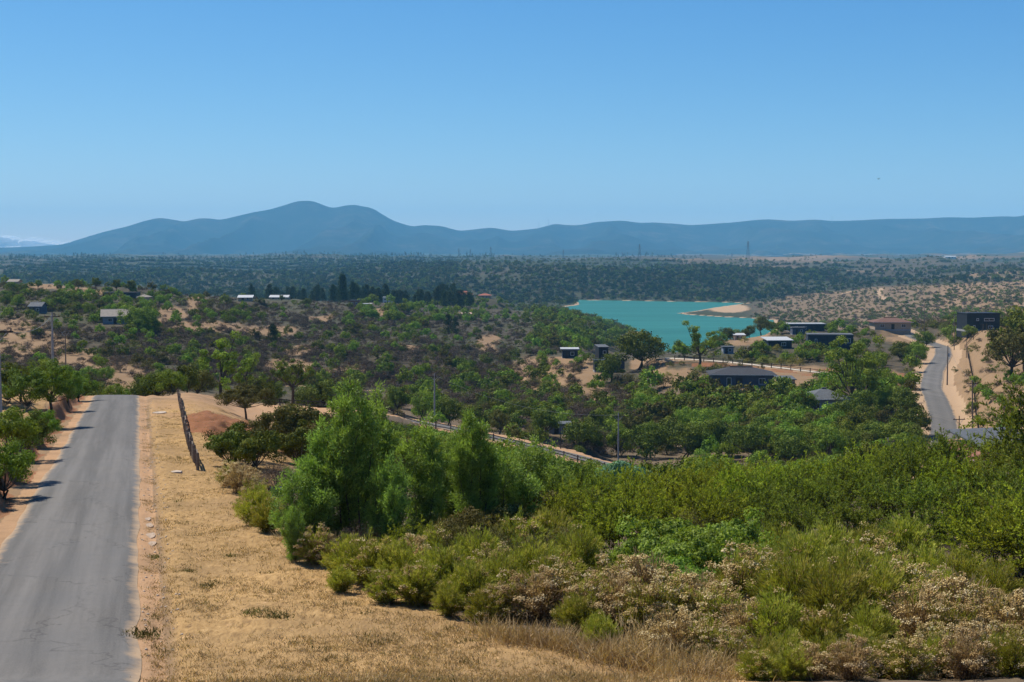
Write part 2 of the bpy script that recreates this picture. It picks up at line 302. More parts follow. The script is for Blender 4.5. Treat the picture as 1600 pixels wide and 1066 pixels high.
def asphalt():
    m, n, out = mat('worn_asphalt'); g = N(n); P = g.pos()
    big = g.noise(0.35, 5, 0.6, P); fine = g.noise(26, 4, 0.75, P); mid = g.noise(3.0, 5, 0.65, P)
    mp = g.new('ShaderNodeMapping'); r0 = g.new('ShaderNodeMapping'); r0.inputs['Rotation'].default_value = (0, 0, math.atan2(MRD[0], MRD[1])); g.link(P, r0.inputs[0]); mp.inputs['Scale'].default_value = (2.2, 0.05, 1); g.link(r0.outputs[0], mp.inputs[0])
    streak = g.noise(1.0, 4, 0.6, mp.outputs[0])
    c = g.ramp(fine, [(0.25, (0.055, 0.05, 0.044)), (0.5, (0.098, 0.091, 0.081)), (0.75, (0.165, 0.152, 0.134))])
    c = g.mix(g.ramp(streak, [(0.38, (0, 0, 0)), (0.62, (1, 1, 1))]), c, g.mix(0.5, c, (0.19, 0.175, 0.155)))
    c = g.mix(g.ramp(big, [(0.4, (0, 0, 0)), (0.65, (1, 1, 1))]), c, g.mix(0.35, c, (0.10, 0.10, 0.098)))
    mp2 = g.new('ShaderNodeMapping'); mp2.inputs['Scale'].default_value = (0.25, 0.11, 1); g.link(r0.outputs[0], mp2.inputs[0])
    vo = g.new('ShaderNodeTexVoronoi'); vo.feature = 'DISTANCE_TO_EDGE'; vo.inputs['Scale'].default_value = 1.0; wv = g.new('ShaderNodeVectorMath', operation='MULTIPLY_ADD'); ns = g.new('ShaderNodeTexNoise'); ns.inputs['Scale'].default_value = 1.3; ns.inputs['Detail'].default_value = 5; g.link(P, ns.inputs['Vector'])
    g.link(ns.outputs['Color'], wv.inputs[0]); wv.inputs[1].default_value = (0.5, 0.35, 0); g.link(mp2.outputs[0], wv.inputs[2]); g.link(wv.outputs[0], vo.inputs['Vector'])
    c = g.mix(g.ramp(vo.outputs['Distance'], [(0.0, (0.55, 0.55, 0.55)), (0.012, (0, 0, 0))]), c, (0.05, 0.046, 0.042))
    tr = g.attr('track'); c = g.mix(g.math('MULTIPLY', tr, g.math('MULTIPLY_ADD', mid, 0.6, 0.1)), c, (0.19, 0.175, 0.155))
    c = g.mix(g.ramp(g.noise(0.09, 3, 0.5, mp2.outputs[0]), [(0.5, (0, 0, 0)), (0.52, (0.3, 0.3, 0.3))]), c, (0.09, 0.083, 0.075))
    e = g.math('MULTIPLY_ADD', g.math('SUBTRACT', g.noise(0.8, 5, 0.7, P), 0.5), 1.2, g.attr('dust')); c = g.mix(g.ramp(e, [(0.35, (0, 0, 0)), (0.8, (1, 1, 1))]), c, (0.36, 0.25, 0.15))
    g.pbr(out, c, 0.9, 0.15, 0, g.bump(fine, 0.35, 0.02)); return m
M['asphalt'] = asphalt()
def water():
    m, n, out = mat('turquoise_water'); g = N(n); P = g.pos()
    mp = g.new('ShaderNodeMapping'); mp.inputs['Scale'].default_value = (0.35, 1.0, 1); g.link(P, mp.inputs[0])
    mw = g.new('ShaderNodeMapping'); mw.inputs['Scale'].default_value = (0.12, 1.0, 1); g.link(P, mw.inputs[0]); f = g.noise(0.035, 6, 0.7, mw.outputs[0]); r = g.noise(0.35, 4, 0.6, mp.outputs[0])
    c = g.ramp(f, [(0.32, (0.018, 0.10, 0.072)), (0.5, (0.026, 0.135, 0.10)), (0.7, (0.036, 0.165, 0.13))])
    g.pbr(out, c, 0.45, 0.06, 0, g.bump(r, 0.25, 0.35)); return m
M['water'] = water()
def mountain_mat():
    m, n, out = mat('forested_mountain'); g = N(n); P = g.pos()
    a = g.noise(0.0022, 6, 0.65, P); b = g.noise(0.012, 4, 0.7, P)
    c = g.ramp(g.math('ADD', g.math('MULTIPLY', a, 0.6), g.math('MULTIPLY', b, 0.4)), [(0.36, (0.010, 0.014, 0.010)), (0.52, (0.022, 0.023, 0.016)), (0.64, (0.065, 0.052, 0.036))])
    g.pbr(out, c, 1.0, 0.0); return m
M['mountain'] = mountain_mat()
M['bark'] = plain('bark', (0.085, 0.065, 0.048), 0.95, 0.05, 0, 0.4, 12)
M['twig'] = plain('dark_twig', (0.05, 0.038, 0.028), 0.95, 0.05, 0, 0.4, 12)
M['drystem'] = plain('dry_stem', (0.23, 0.14, 0.065), 0.95, 0.05, 0, 0.4, 12)
M['willow'] = leafmat('willow_leaf', (0.08, 0.14, 0.022), (0.33, 0.46, 0.09), 0.36, 0.5, 0.18, 0.18, hue=0.03)
M['acacia'] = leafmat('acacia_leaf', (0.09, 0.125, 0.014), (0.40, 0.47, 0.045), 0.36, 0.7, 0.08, 0.35, hue=0.035)
M['acaciadark'] = leafmat('acacia_dark_leaf', (0.06, 0.088, 0.014), (0.27, 0.33, 0.045), 0.36, 0.7, 0.08, 0.35, hue=0.035)  # darker green leaf colour carried by some whole acacia shrubs
M['broom'] = leafmat('broom_leaf', (0.12, 0.14, 0.018), (0.36, 0.38, 0.05), 0.3, 0.7, 0.08, 0.35, (0.50, 0.44, 0.12), hue=0.03)
M['flower'] = leafmat('dry_flower', (0.36, 0.235, 0.085), (0.64, 0.47, 0.20), 0.15, 0.9, 0.05, 0.3, (0.82, 0.69, 0.40), hue=0.012)
M['bramble'] = leafmat('bramble_leaf', (0.09, 0.15, 0.02), (0.29, 0.42, 0.06), 0.35, 0.6, 0.12, 0.2, hue=0.03)
M['greyleaf'] = leafmat('grey_leaf', (0.09, 0.18, 0.09), (0.21, 0.36, 0.19), 0.25, 0.6, 0.2, 0.15)
M['oak'] = leafmat('evergreen_leaf', (0.045, 0.072, 0.010), (0.17, 0.22, 0.03), 0.22, 0.7, 0.08, 0.55)
M['green'] = leafmat('fresh_leaf', (0.075, 0.13, 0.014), (0.25, 0.36, 0.04), 0.3, 0.65, 0.1, 0.35)
M['olive'] = leafmat('olive_leaf', (0.072, 0.07, 0.018), (0.19, 0.178, 0.046), 0.22, 0.75, 0.06, 0.5, hue=0.04)
M['dryscrub'] = leafmat('leafless_scrub', (0.062, 0.046, 0.036), (0.17, 0.125, 0.092), 0.1, 0.9, 0.03, 0.5, hue=0.012)
M['yellow'] = leafmat('yellow_leaf', (0.15, 0.17, 0.025), (0.33, 0.32, 0.06), 0.3, 0.6, 0.15, 0.25)
M['pine'] = leafmat('pine_needle', (0.024, 0.04, 0.014), (0.065, 0.088, 0.028), 0.1, 0.8, 0.05, 0.3)
M['purple'] = leafmat('purple_flower', (0.10, 0.02, 0.06), (0.22, 0.05, 0.13), 0.3, 0.6, 0.15, 0.2)
M['strawblade'] = leafmat('straw_blade', (0.30, 0.20, 0.085), (0.60, 0.44, 0.22), 0.2, 0.8, 0.1, 0.4, hue=0.012)
M['wood'] = plain('grey_weathered_wood', (0.17, 0.135, 0.105), 0.9, 0.1, 0, 0.4, 8)
M['darkwood'] = plain('dark_creosote_wood', (0.06, 0.048, 0.04), 0.9, 0.1, 0, 0.35, 8)
M['concrete'] = plain('concrete', (0.30, 0.29, 0.275), 0.9, 0.15, 0, 0.2, 2)
M['rubble'] = plain('washed_rubble', (0.36, 0.27, 0.195), 0.95, 0.05, 0, 0.3, 6)
M['palestone'] = plain('pale_stone', (0.42, 0.34, 0.26), 0.9, 0.1, 0, 0.3, 5)
M['steel'] = plain('galvanised_steel', (0.42, 0.43, 0.44), 0.5, 0.4, 0.4, 0.15, 2)
M['lattice'] = plain('pylon_steel', (0.16, 0.17, 0.18), 0.7, 0.2, 0.0, 0.1, 1)
M['porcelain'] = plain('insulator', (0.25, 0.16, 0.11), 0.3, 0.5, 0, 0.1)
M['navy'] = plain('navy_cladding', (0.022, 0.028, 0.038), 0.6, 0.3, 0, 0.25, 1.5)
M['black'] = plain('black_cladding', (0.014, 0.016, 0.02), 0.6, 0.3, 0, 0.3, 1.5)
M['slate'] = plain('slate_blue_wall', (0.075, 0.085, 0.115), 0.8, 0.2, 0, 0.15, 2)
M['greywall'] = plain('grey_wall', (0.20, 0.215, 0.25), 0.85, 0.2, 0, 0.15, 2)
M['shingle'] = plain('dark_shingle', (0.05, 0.051, 0.055), 0.9, 0.15, 0, 0.3, 4)
M['greyroof'] = plain('grey_metal_roof', (0.10, 0.105, 0.11), 0.8, 0.15, 0, 0.25, 2)
M['whiteroof'] = plain('pale_metal_roof', (0.40, 0.40, 0.385), 0.6, 0.3, 0, 0.12, 1.5)
M['tanroof'] = plain('tan_roof', (0.24, 0.205, 0.165), 0.85, 0.2, 0, 0.2, 1.5)
M['brownroof'] = plain('brown_tile_roof', (0.15, 0.085, 0.065), 0.9, 0.1, 0, 0.25, 3)
M['redroof'] = plain('red_tile_roof', (0.30, 0.11, 0.07), 0.9, 0.1, 0, 0.25, 3)
M['pinkroof'] = plain('pink_roof', (0.48, 0.31, 0.24), 0.9, 0.1, 0, 0.15, 2)
M['whitewall'] = plain('white_wall', (0.50, 0.48, 0.44), 0.85, 0.2, 0, 0.1, 2)
M['tanwall'] = plain('tan_wall', (0.38, 0.28, 0.19), 0.9, 0.1, 0, 0.2, 2)
M['brickwall'] = plain('brick_red_wall', (0.20, 0.10, 0.075), 0.9, 0.1, 0, 0.25, 4)
M['pinkwall'] = plain('salmon_plaster', (0.50, 0.25, 0.17), 0.9, 0.1, 0, 0.15, 3)
M['glass'] = plain('window_glass', (0.03, 0.035, 0.04), 0.08, 0.6, 0, 0.05)
M['whiteframe'] = plain('white_frame', (0.62, 0.62, 0.60), 0.5, 0.3, 0, 0.05)
M['blueplastic'] = plain('blue_plastic', (0.02, 0.10, 0.42), 0.4, 0.4, 0, 0.1)
M['gravel'] = plain('pale_gravel', (0.50, 0.42, 0.32), 0.95, 0.1, 0, 0.2, 1.0)
M['birdblack'] = plain('dark_feather', (0.02, 0.018, 0.016), 0.7, 0.2)

# ------------------------------------------------------------------ mesh helpers
def mesh_np(name, V, polys, mats, v=None, smooth=False, attrs=None):   # polys: list of int arrays (m, k)
    me = bpy.data.meshes.new(name); V = np.asarray(V, np.float32); me.vertices.add(len(V)); me.vertices.foreach_set('co', V.ravel())
    li = np.concatenate([p.ravel() for p in polys]).astype(np.int32); ks = np.concatenate([np.full(len(p), p.shape[1]) for p in polys])
    st = np.concatenate([[0], np.cumsum(ks)[:-1]]).astype(np.int32)
    me.loops.add(len(li)); me.loops.foreach_set('vertex_index', li); me.polygons.add(len(ks)); me.polygons.foreach_set('loop_start', st)
    if smooth: me.polygons.foreach_set('use_smooth', np.ones(len(ks), bool))
    for m in (mats if isinstance(mats, (list, tuple)) else [mats]): me.materials.append(m)
    A = dict(attrs or {})
    if v is not None: A['v'] = v
    for k_, a in A.items():
        t = me.attributes.new(k_, 'FLOAT', 'POINT'); t.data.foreach_set('value', np.asarray(a, np.float32).ravel())
    me.update(calc_edges=True); return me
def link(name, me, parent=None, loc=None, kind=None):
    o = bpy.data.objects.new(name, me); COL.objects.link(o)
    if parent is not None: o.parent = parent
    if loc is not None: o.location = loc
    if kind: o['kind'] = kind
    return o
def empty(name, loc=(0, 0, 0), rz=0, s=1.0):
    o = bpy.data.objects.new(name, None); COL.objects.link(o); o.location = loc; o.rotation_euler = (0, 0, rz); o.scale = (s, s, s) if not isinstance(s, tuple) else s
    o.empty_display_size = 0.2; return o
def tag(o, label, cat, group=None):
    o['label'] = label; o['category'] = cat
    if group: o['group'] = group
    return o
class MB:                                                   # small hand-made meshes
    def __init__(s): s.v = []; s.f = []
    def quadmesh(s, vs, fs): b = len(s.v); s.v += [tuple(q) for q in vs]; s.f += [tuple(b + i for i in f) for f in fs]
    def box(s, x0, x1, y0, y1, z0, z1):
        s.quadmesh([(x0, y0, z0), (x1, y0, z0), (x1, y1, z0), (x0, y1, z0), (x0, y0, z1), (x1, y0, z1), (x1, y1, z1), (x0, y1, z1)],
                   [(0, 3, 2, 1), (4, 5, 6, 7), (0, 1, 5, 4), (1, 2, 6, 5), (2, 3, 7, 6), (3, 0, 4, 7)])
    def bar(s, a, b, r, n=4):
        V, Q = tube(np.array([a, b], float), np.array([r, r]), n); s.quadmesh(V.tolist(), Q.tolist())
    def build(s, name, m, parent=None, loc=None):
        me = bpy.data.meshes.new(name); me.from_pydata(s.v, [], s.f); me.materials.append(m); me.update(); return link(name, me, parent, loc)
def tube(P, r, n=5):
    P = np.asarray(P, float); m = len(P); D = np.gradient(P, axis=0); D /= np.linalg.norm(D, axis=1)[:, None] + 1e-9
    ref = np.where(np.abs(D[:, 2:3]) > 0.9, np.array([[1.0, 0, 0]]), np.array([[0, 0, 1.0]]))
    A = np.cross(D, ref); A /= np.linalg.norm(A, axis=1)[:, None] + 1e-9; B = np.cross(D, A)
    th = np.arange(n) * 2 * math.pi / n
    V = P[:, None, :] + np.asarray(r)[:, None, None] * (np.cos(th)[None, :, None] * A[:, None, :] + np.sin(th)[None, :, None] * B[:, None, :])
    i, j = np.meshgrid(np.arange(m - 1), np.arange(n), indexing='ij'); a = i * n + j; b = i * n + (j + 1) % n
    Q = np.stack([a, b, b + n, a + n], -1).reshape(-1, 4); cap = np.stack([np.array([0, (n - 1), 1 if n < 4 else 2, 1])])
    if n == 4: Q = np.vstack([Q, [[0, 1, 2, 3]], [[(m - 1) * n + q for q in (3, 2, 1, 0)]]])
    return V.reshape(-1, 3), Q
def tubes_mesh(name, L, m):                                 # L: list of (points, radii, sides)
    Vs, Qs, b = [], [], 0
    for (P, r, n) in L:
        V, Q = tube(P, r, n); Vs.append(V); Qs.append(Q + b); b += len(V)
    return mesh_np(name, np.vstack(Vs), [np.vstack(Qs)], m, smooth=True)
def unit(A): return A / (np.linalg.norm(A, axis=-1, keepdims=True) + 1e-9)
def leaf_quads(g, C, D, L, W, nrm=None):                    # diamonds from C along D, faces turned to nrm when given
    n = len(C); D = unit(D)
    if nrm is not None: D = unit(D - nrm * np.sum(D * nrm, -1, keepdims=True))
    Rn = unit(np.cross(D, unit(g.normal(size=(n, 3))) if nrm is None else nrm))
    L = np.broadcast_to(L, (n,))[:, None]; W = np.broadcast_to(W, (n,))[:, None]
    V = np.stack([C, C + D * L * 0.45 + Rn * W * 0.5, C + D * L, C + D * L * 0.45 - Rn * W * 0.5], 1).reshape(-1, 3)
    return V, np.arange(4 * n).reshape(n, 4)

# ------------------------------------------------------------------ plants: each returns a list of (part name, mesh)
def grow(g, p, d, L, r, depth, spread, kids, up, segs, tips, wob=0.25, taper=0.55):
    n = 4 if depth > 0 else 3; P = [np.array(p)]; dd = np.array(d, float)
    for i in range(n):
        dd = unit(dd + g.normal(size=3) * wob * 0.5 + np.array([0, 0, up]) * 0.25); P.append(P[-1] + dd * L / n)
    P = np.array(P); rr = np.linspace(r, r * taper, n + 1); segs.append((P, rr, 5 if r > 0.04 else 3))
    if depth == 0: tips.append((P[-1], dd, P)); return
    for k_ in range(kids):
        t = g.uniform(0.45, 1.0) if k_ else 1.0; q = P[0] + 0; i = min(int(t * n), n); q = P[i]
        ax = unit(np.cross(dd, g.normal(size=3))); a = g.uniform(0.5, 1.0) * spread
        nd = unit(dd * math.cos(a) + ax * math.sin(a)); grow(g, q, nd, L * g.uniform(0.6, 0.85), r * taper * g.uniform(0.7, 1), depth - 1, spread, kids, up, segs, tips, wob, taper)
def crown_tree(seed, h, cw, ch, nclump, nleaf, leaf, lmat, trunk_h=0.35, lobes=0.35, bark='bark', stems=1, clump=0.2):
    """evergreen tree: tapered trunk, limbs running out to leaf clumps set through an uneven crown"""
    g = np.random.default_rng(seed); segs = []; C = []
    th = h * trunk_h; top = np.array([g.normal() * 0.04 * h, g.normal() * 0.04 * h, th])
    dirs = unit(g.normal(size=(nclump * 3, 3))); dirs = dirs[dirs[:, 2] > -0.55][:nclump]; n = len(dirs)
    lob = 1 + lobes * np.sin(dirs[:, 0] * 3.1 + seed) * np.cos(dirs[:, 1] * 2.7 - seed * 1.3) + 0.12 * g.normal(size=n)
    rad = g.uniform(0.45, 1.0, n) ** 0.5 * lob
    cen = np.array([0, 0, h - ch / 2]); C = cen + dirs * rad[:, None] * np.array([cw / 2, cw / 2, ch / 2]); C[:, 2] = np.maximum(C[:, 2], th * 0.55)
    for s in range(stems):
        b = np.array([0, 0, -0.2]) + (np.r_[g.normal(size=2) * 0.05 * cw, 0] if stems > 1 else 0)
        mid = (b + top) / 2 + np.r_[g.normal(size=2) * 0.03 * h, 0]; r0 = 0.028 * h / math.sqrt(stems) + 0.01
        segs.append((np.array([b, mid, top + (np.r_[g.normal(size=2) * 0.12 * cw, 0] if stems > 1 else 0)]), np.array([r0 * 1.25, r0, r0 * 0.8]), 6))
    for i in range(0, n, 2):
        e = C[i]; m1 = top * 0.55 + e * 0.45 + np.r_[0, 0, -0.05 * h]; segs.append((np.array([top - [0, 0, th * 0.15], m1, e]), np.array([0.014 * h, 0.009 * h, 0.003 * h]), 4))
    k_ = nleaf // n; r = clump * (cw + ch) / 2
    cs = g.uniform(0.6, 1.3, n); off = unit(g.normal(size=(n, k_, 3))) * (g.uniform(0.25, 1, (n, k_, 1)) ** 0.6) * r * cs[:, None, None] * np.array([1, 1, 0.72])
    LC = (C[:, None, :] + off).reshape(-1, 3); D = unit(off.reshape(-1, 3) + g.normal(size=(n * k_, 3)) * r * 0.6 + np.array([0, 0, 0.25 * r]))
    nr_ = unit(unit(off.reshape(-1, 3)) + 0.45 * unit(LC - cen) + g.normal(size=(n * k_, 3)) * 0.42); D = g.normal(size=D.shape) + [0, 0, 0.3]
    V, Q = leaf_quads(g, LC, D, leaf * g.uniform(0.7, 1.4, n * k_), leaf * 0.62 * g.uniform(0.7, 1.3, n * k_), nr_)
    v = np.clip(0.5 + np.repeat(g.normal(size=n) * 0.2, k_) + g.normal(size=n * k_) * 0.2, 0, 1)
    return [('trunk', tubes_mesh('trunk', segs, M[bark])), ('crown', mesh_np('crown', V, [Q], M[lmat], np.repeat(v, 4)))]
def twig_dome(seed, h, cw, n, leaf, lmat, wl=0.16, bark='twig'):
    """low domed scrub: fine twigs fanned up from the root, small leaf flecks"""
    g = np.random.default_rng(seed); segs = []
    for i in range(9):
        a = g.uniform(0, 6.28); e = np.array([math.cos(a) * cw * 0.4 * g.uniform(.3, 1), math.sin(a) * cw * 0.4 * g.uniform(.3, 1), h * g.uniform(.55, .9)])
        segs.append((np.array([[0, 0, -0.1], e * [0.35, 0.35, 0.5], e]), np.array([0.02, 0.014, 0.005]) * h, 3))
    nc = max(8, n // 30); th = g.uniform(0, 6.28, nc); rr = np.sqrt(g.random(nc)); zt = np.sqrt(np.clip(1 - rr ** 2, 0, 1)); zz = g.uniform(0.25, 1, nc) ** 0.5
    C = np.stack([np.cos(th) * rr * cw / 2, np.sin(th) * rr * cw / 2, h * (0.12 + 0.88 * zt * zz) * g.uniform(0.75, 1.08, nc)], 1)
    k_ = n // nc; off = g.normal(size=(nc, k_, 3)) * np.array([cw, cw, h * 0.9]) * 0.085; LC = (C[:, None] + off).reshape(-1, 3); LC[:, 2] = np.maximum(LC[:, 2], 0.02)
    D = unit(LC - np.array([0, 0, -0.3 * h]) + g.normal(size=LC.shape) * 0.45 * h); m = len(LC)
    nr_ = unit(unit(LC - np.array([0, 0, 0.1 * h])) + g.normal(size=LC.shape) * 0.5)
    V, Q = leaf_quads(g, LC, D + g.normal(size=LC.shape) * 0.5, leaf * g.uniform(0.6, 1.5, m), leaf * wl / 0.3 * 0.5 * g.uniform(0.6, 1.3, m), nr_)
    v = np.clip(0.5 + np.repeat(g.normal(size=nc) * 0.22, k_) + g.normal(size=m) * 0.18, 0, 1)
    return [('stem', tubes_mesh('stem', segs, M[bark])), ('foliage', mesh_np('foliage', V, [Q], M[lmat], np.repeat(v, 4)))]
def willow(seed, h, cw, nlead, nleaf):
    """several upright leaders, each a narrow plume of short side twigs thick with lance leaves"""
    g = np.random.default_rng(seed); segs = []; LC = []; LD = []; LV = []; tw = []
    for i in range(nlead):
        a = i * 2.4 + g.normal() * 0.3; q = math.sqrt((i + 0.3) / nlead); top = h * (1 - 0.30 * q ** 1.5) * g.uniform(0.84, 1.0)
        e = np.array([math.cos(a) * q * cw / 2, math.sin(a) * q * cw / 2, top]); b = np.r_[g.normal(size=2) * 0.10 * cw, -0.15]
        P = np.array([b, b * 0.45 + e * 0.55, e * 0.97, e]); P[1, 2] = top * 0.4; P[2, 2] = top * 0.76; P[1:] += g.normal(size=(3, 3)) * [0.06, 0.06, 0.0]; segs.append((P, np.array([0.04, 0.026, 0.013, 0.004]) * h / 5.5, 4))
        nt_ = int(38 * h / 5.5)
        for k_ in range(nt_):
            t = 1 - g.random() ** 1.2 * 0.94; st = np.array([np.interp(t, [0, .4, .76, 1], P[:, c]) for c in range(3)]); L = np.interp(t, [0.06, 0.35, 0.8, 1], [0.6, 0.85, 0.72, 0.48]) * g.uniform(0.6, 1.2) * (0.6 + 0.4 * cw / 2.4)
            az = g.uniform(0, 6.28); d = unit(np.array([math.cos(az), math.sin(az), g.uniform(0.35, 1.5)])); m1 = st + d * L * 0.55; en = st + d * L + np.array([0, 0, -0.10 * L]); tw.append((np.array([st, m1, en]), np.array([0.008, 0.006, 0.003]), 3)); LV.append((t, st, m1, en))
    k_ = max(8, nleaf // len(LV)); vv = []
    for (t, st, m1, en) in LV:
        u_ = g.random(k_) ** 0.7; pt = st + (en - st) * u_[:, None]; o = g.normal(size=(k_, 3)) * 0.075; LC.append(pt + o); LD.append(o * 3 + (en - st) * 0.9 + np.array([0, 0, 0.12]) + g.normal(size=(k_, 3)) * 0.25); vv.append(np.clip(g.normal() * 0.2 + 0.30 + 0.35 * u_ + g.normal(size=k_) * 0.12, 0, 1))
    LC = np.vstack(LC); LC[:, 2] = np.maximum(LC[:, 2], 0.05); V, Q = leaf_quads(g, LC, np.vstack(LD), g.uniform(0.09, 0.17, len(LC)), g.uniform(0.025, 0.045, len(LC)))
    return [('trunk', tubes_mesh('trunk', segs + tw, M['bark'])), ('crown', mesh_np('crown', V, [Q], M['willow'], np.repeat(np.concatenate(vv), 4)))]
def acacia(seed, h, cw, nst, lm, dens=1.0):
    """thorny shrub: dark arching stems, long sprays set with short feathery leaf tufts"""
    g = np.random.default_rng(seed); segs = []; tips = []
    for i in range(nst):
        a = i * 6.283 / nst + g.normal() * 0.3; tl = g.uniform(0.25, 1.0); d = unit(np.array([math.cos(a) * tl * cw / h, math.sin(a) * tl * cw / h, g.uniform(0.8, 1.25)]))
        grow(g, (g.normal() * 0.1, g.normal() * 0.1, -0.1), d, h * g.uniform(0.40, 0.55), 0.028 * h / 2.5, 2, 0.75, 4, 0.25, segs, tips, 0.35)
    LC, LD, LV = [], [], []
    for (e, d, P) in tips:
        for s in range(3):
            dd = unit(d + g.normal(size=3) * 0.6 + np.array([0, 0, 0.18])); L = g.uniform(0.40, 0.85) * h / 2.6; st = P[1] * (1 - s / 4) + P[-1] * s / 4
            m1 = st + dd * L * 0.5 + g.normal(size=3) * 0.03; en = st + dd * L + np.array([0, 0, -0.02]); segs.append((np.array([st, m1, en]), np.array([0.006, 0.005, 0.003]), 3))
            k_ = int(30 * dens); t = g.random(k_) ** 0.75; c = st + (en - st) * t[:, None]; LC.append(c + g.normal(size=(k_, 3)) * 0.012)
            LD.append(unit(g.normal(size=(k_, 3))) + dd * 0.9 + np.array([0, 0, 0.35])); LV.append(np.clip(g.normal() * 0.22 + 0.22 + 0.48 * t + g.normal(size=k_) * 0.10, 0, 1))
    LC = np.vstack(LC); V, Q = leaf_quads(g, LC, np.vstack(LD), g.uniform(0.065, 0.13, len(LC)), g.uniform(0.028, 0.05, len(LC)))
    return [('stem', tubes_mesh('stem', segs, M['twig'])), ('foliage', mesh_np('foliage', V, [Q], M[lm], np.repeat(np.concatenate(LV), 4)))]
def blobs(g, C, r):                                         # little octahedral flower tufts
    n = len(C); b = np.array([[1, 0, 0], [-1, 0, 0], [0, 1, 0], [0, -1, 0], [0, 0, .8], [0, 0, -.6]], float)
    V = C[:, None] + b[None] * np.broadcast_to(r, (n,))[:, None, None] * g.uniform(0.6, 1.4, (n, 6, 1)); V = V.reshape(-1, 3)
    T_ = np.array([[0, 2, 4], [2, 1, 4], [1, 3, 4], [3, 0, 4], [2, 0, 5], [1, 2, 5], [3, 1, 5], [0, 3, 5]]); return V, (np.arange(n)[:, None, None] * 6 + T_[None]).reshape(-1, 3)
def broom(seed, h, cw, nst, nleaf, flowers=0.2, lm='broom', stem='drystem', fl_n=26):
    """upright broom shrub: a sheaf of stems feathered with needle leaves, flat seed heads on some tips"""
    g = np.random.default_rng(seed); segs = []; LC, LD, LV, FC, FV = [], [], [], [], []
    for i in range(nst):
        a = g.uniform(0, 6.28); q = math.sqrt(g.random()); e = np.array([math.cos(a) * q * cw / 2, math.sin(a) * q * cw / 2, h * (1 - 0.45 * q * q) * g.uniform(0.45, 1.12)])
        b = np.r_[g.normal(size=2) * 0.09 * cw, -0.08]; m1 = b + (e - b) * 0.5 + np.r_[-e[:2] * 0.12, 0.06 * h]; P = np.array([b, m1, e]); segs.append((P, np.array([0.009, 0.006, 0.003]) * (0.6 + 0.4 * h), 3))
        if nleaf:
            k_ = nleaf // nst; t = 1 - g.random(k_) ** 1.4 * 0.78; c = np.stack([np.interp(t, [0, .5, 1], P[:, c]) for c in range(3)], 1)
            sp = np.interp(t, [0.2, 0.6, 1], [0.05, 0.06, 0.02])[:, None] * (0.5 + 0.5 * h); d0 = unit(e - m1)
            o = g.normal(size=(k_, 3)) * sp; LC.append(c + o); LD.append(o * 5 + d0 * 1.3 + g.normal(size=(k_, 3)) * 0.2); LV.append(np.clip(-0.12 + 0.75 * t + g.normal() * 0.18 + g.normal(size=k_) * 0.12, 0, 1))
        if g.random() < flowers:
            k_ = fl_n; rr = np.sqrt(g.random(k_)) * 0.105 * (0.6 + 0.5 * h); th = g.uniform(0, 6.28, k_); c = e + np.stack([np.cos(th) * rr, np.sin(th) * rr, 0.05 - rr * 0.5 + g.normal(size=k_) * 0.022], 1); FC.append(c); FV.append(np.clip(g.normal() * 0.2 + 0.5 + g.normal(size=k_) * 0.2, 0, 1))
            for s in range(4): segs.append((np.array([e - (e - m1) * 0.15, c[s]]), np.array([0.004, 0.002]), 3))
    parts = [('stem', tubes_mesh('stem', segs, M[stem]))]
    if LC:
        LC = np.vstack(LC); V, Q = leaf_quads(g, LC, np.vstack(LD), g.uniform(0.06, 0.15, len(LC)), g.uniform(0.012, 0.022, len(LC))); parts.append(('foliage', mesh_np('foliage', V, [Q], M[lm], np.repeat(np.concatenate(LV), 4))))
    if FC:
        FC = np.vstack(FC); V, Q = blobs(g, FC, g.uniform(0.012, 0.026, len(FC))); parts.append(('flower_head', mesh_np('flower_head', V, [Q], M['flower'], np.repeat(np.concatenate(FV), 6))))
    return parts
def tussock(seed, h, cw, n, bm='strawblade', wid=0.012):
    g = np.random.default_rng(seed); a = g.uniform(0, 6.28, n); q = g.random(n); b = np.stack([g.normal(size=n) * cw * 0.22, g.normal(size=n) * cw * 0.22, np.full(n, -0.02)], 1)
    d = np.stack([np.cos(a) * q * 0.8, np.sin(a) * q * 0.8, np.ones(n)], 1); L = h * g.uniform(0.4, 1.1, n); V, Q = leaf_quads(g, b, d, L, wid * g.uniform(0.7, 1.5, n))
    V = V.reshape(n, 4, 3); V[:, 2] += np.stack([np.cos(a) * q * L * 0.3, np.sin(a) * q * L * 0.3, -L * 0.12 * q], 1); V = V.reshape(-1, 3)
    return [('blade', mesh_np('blade', V, [Q], M[bm], np.repeat(np.clip(g.normal(size=n) * 0.25 + 0.5, 0, 1), 4)))]
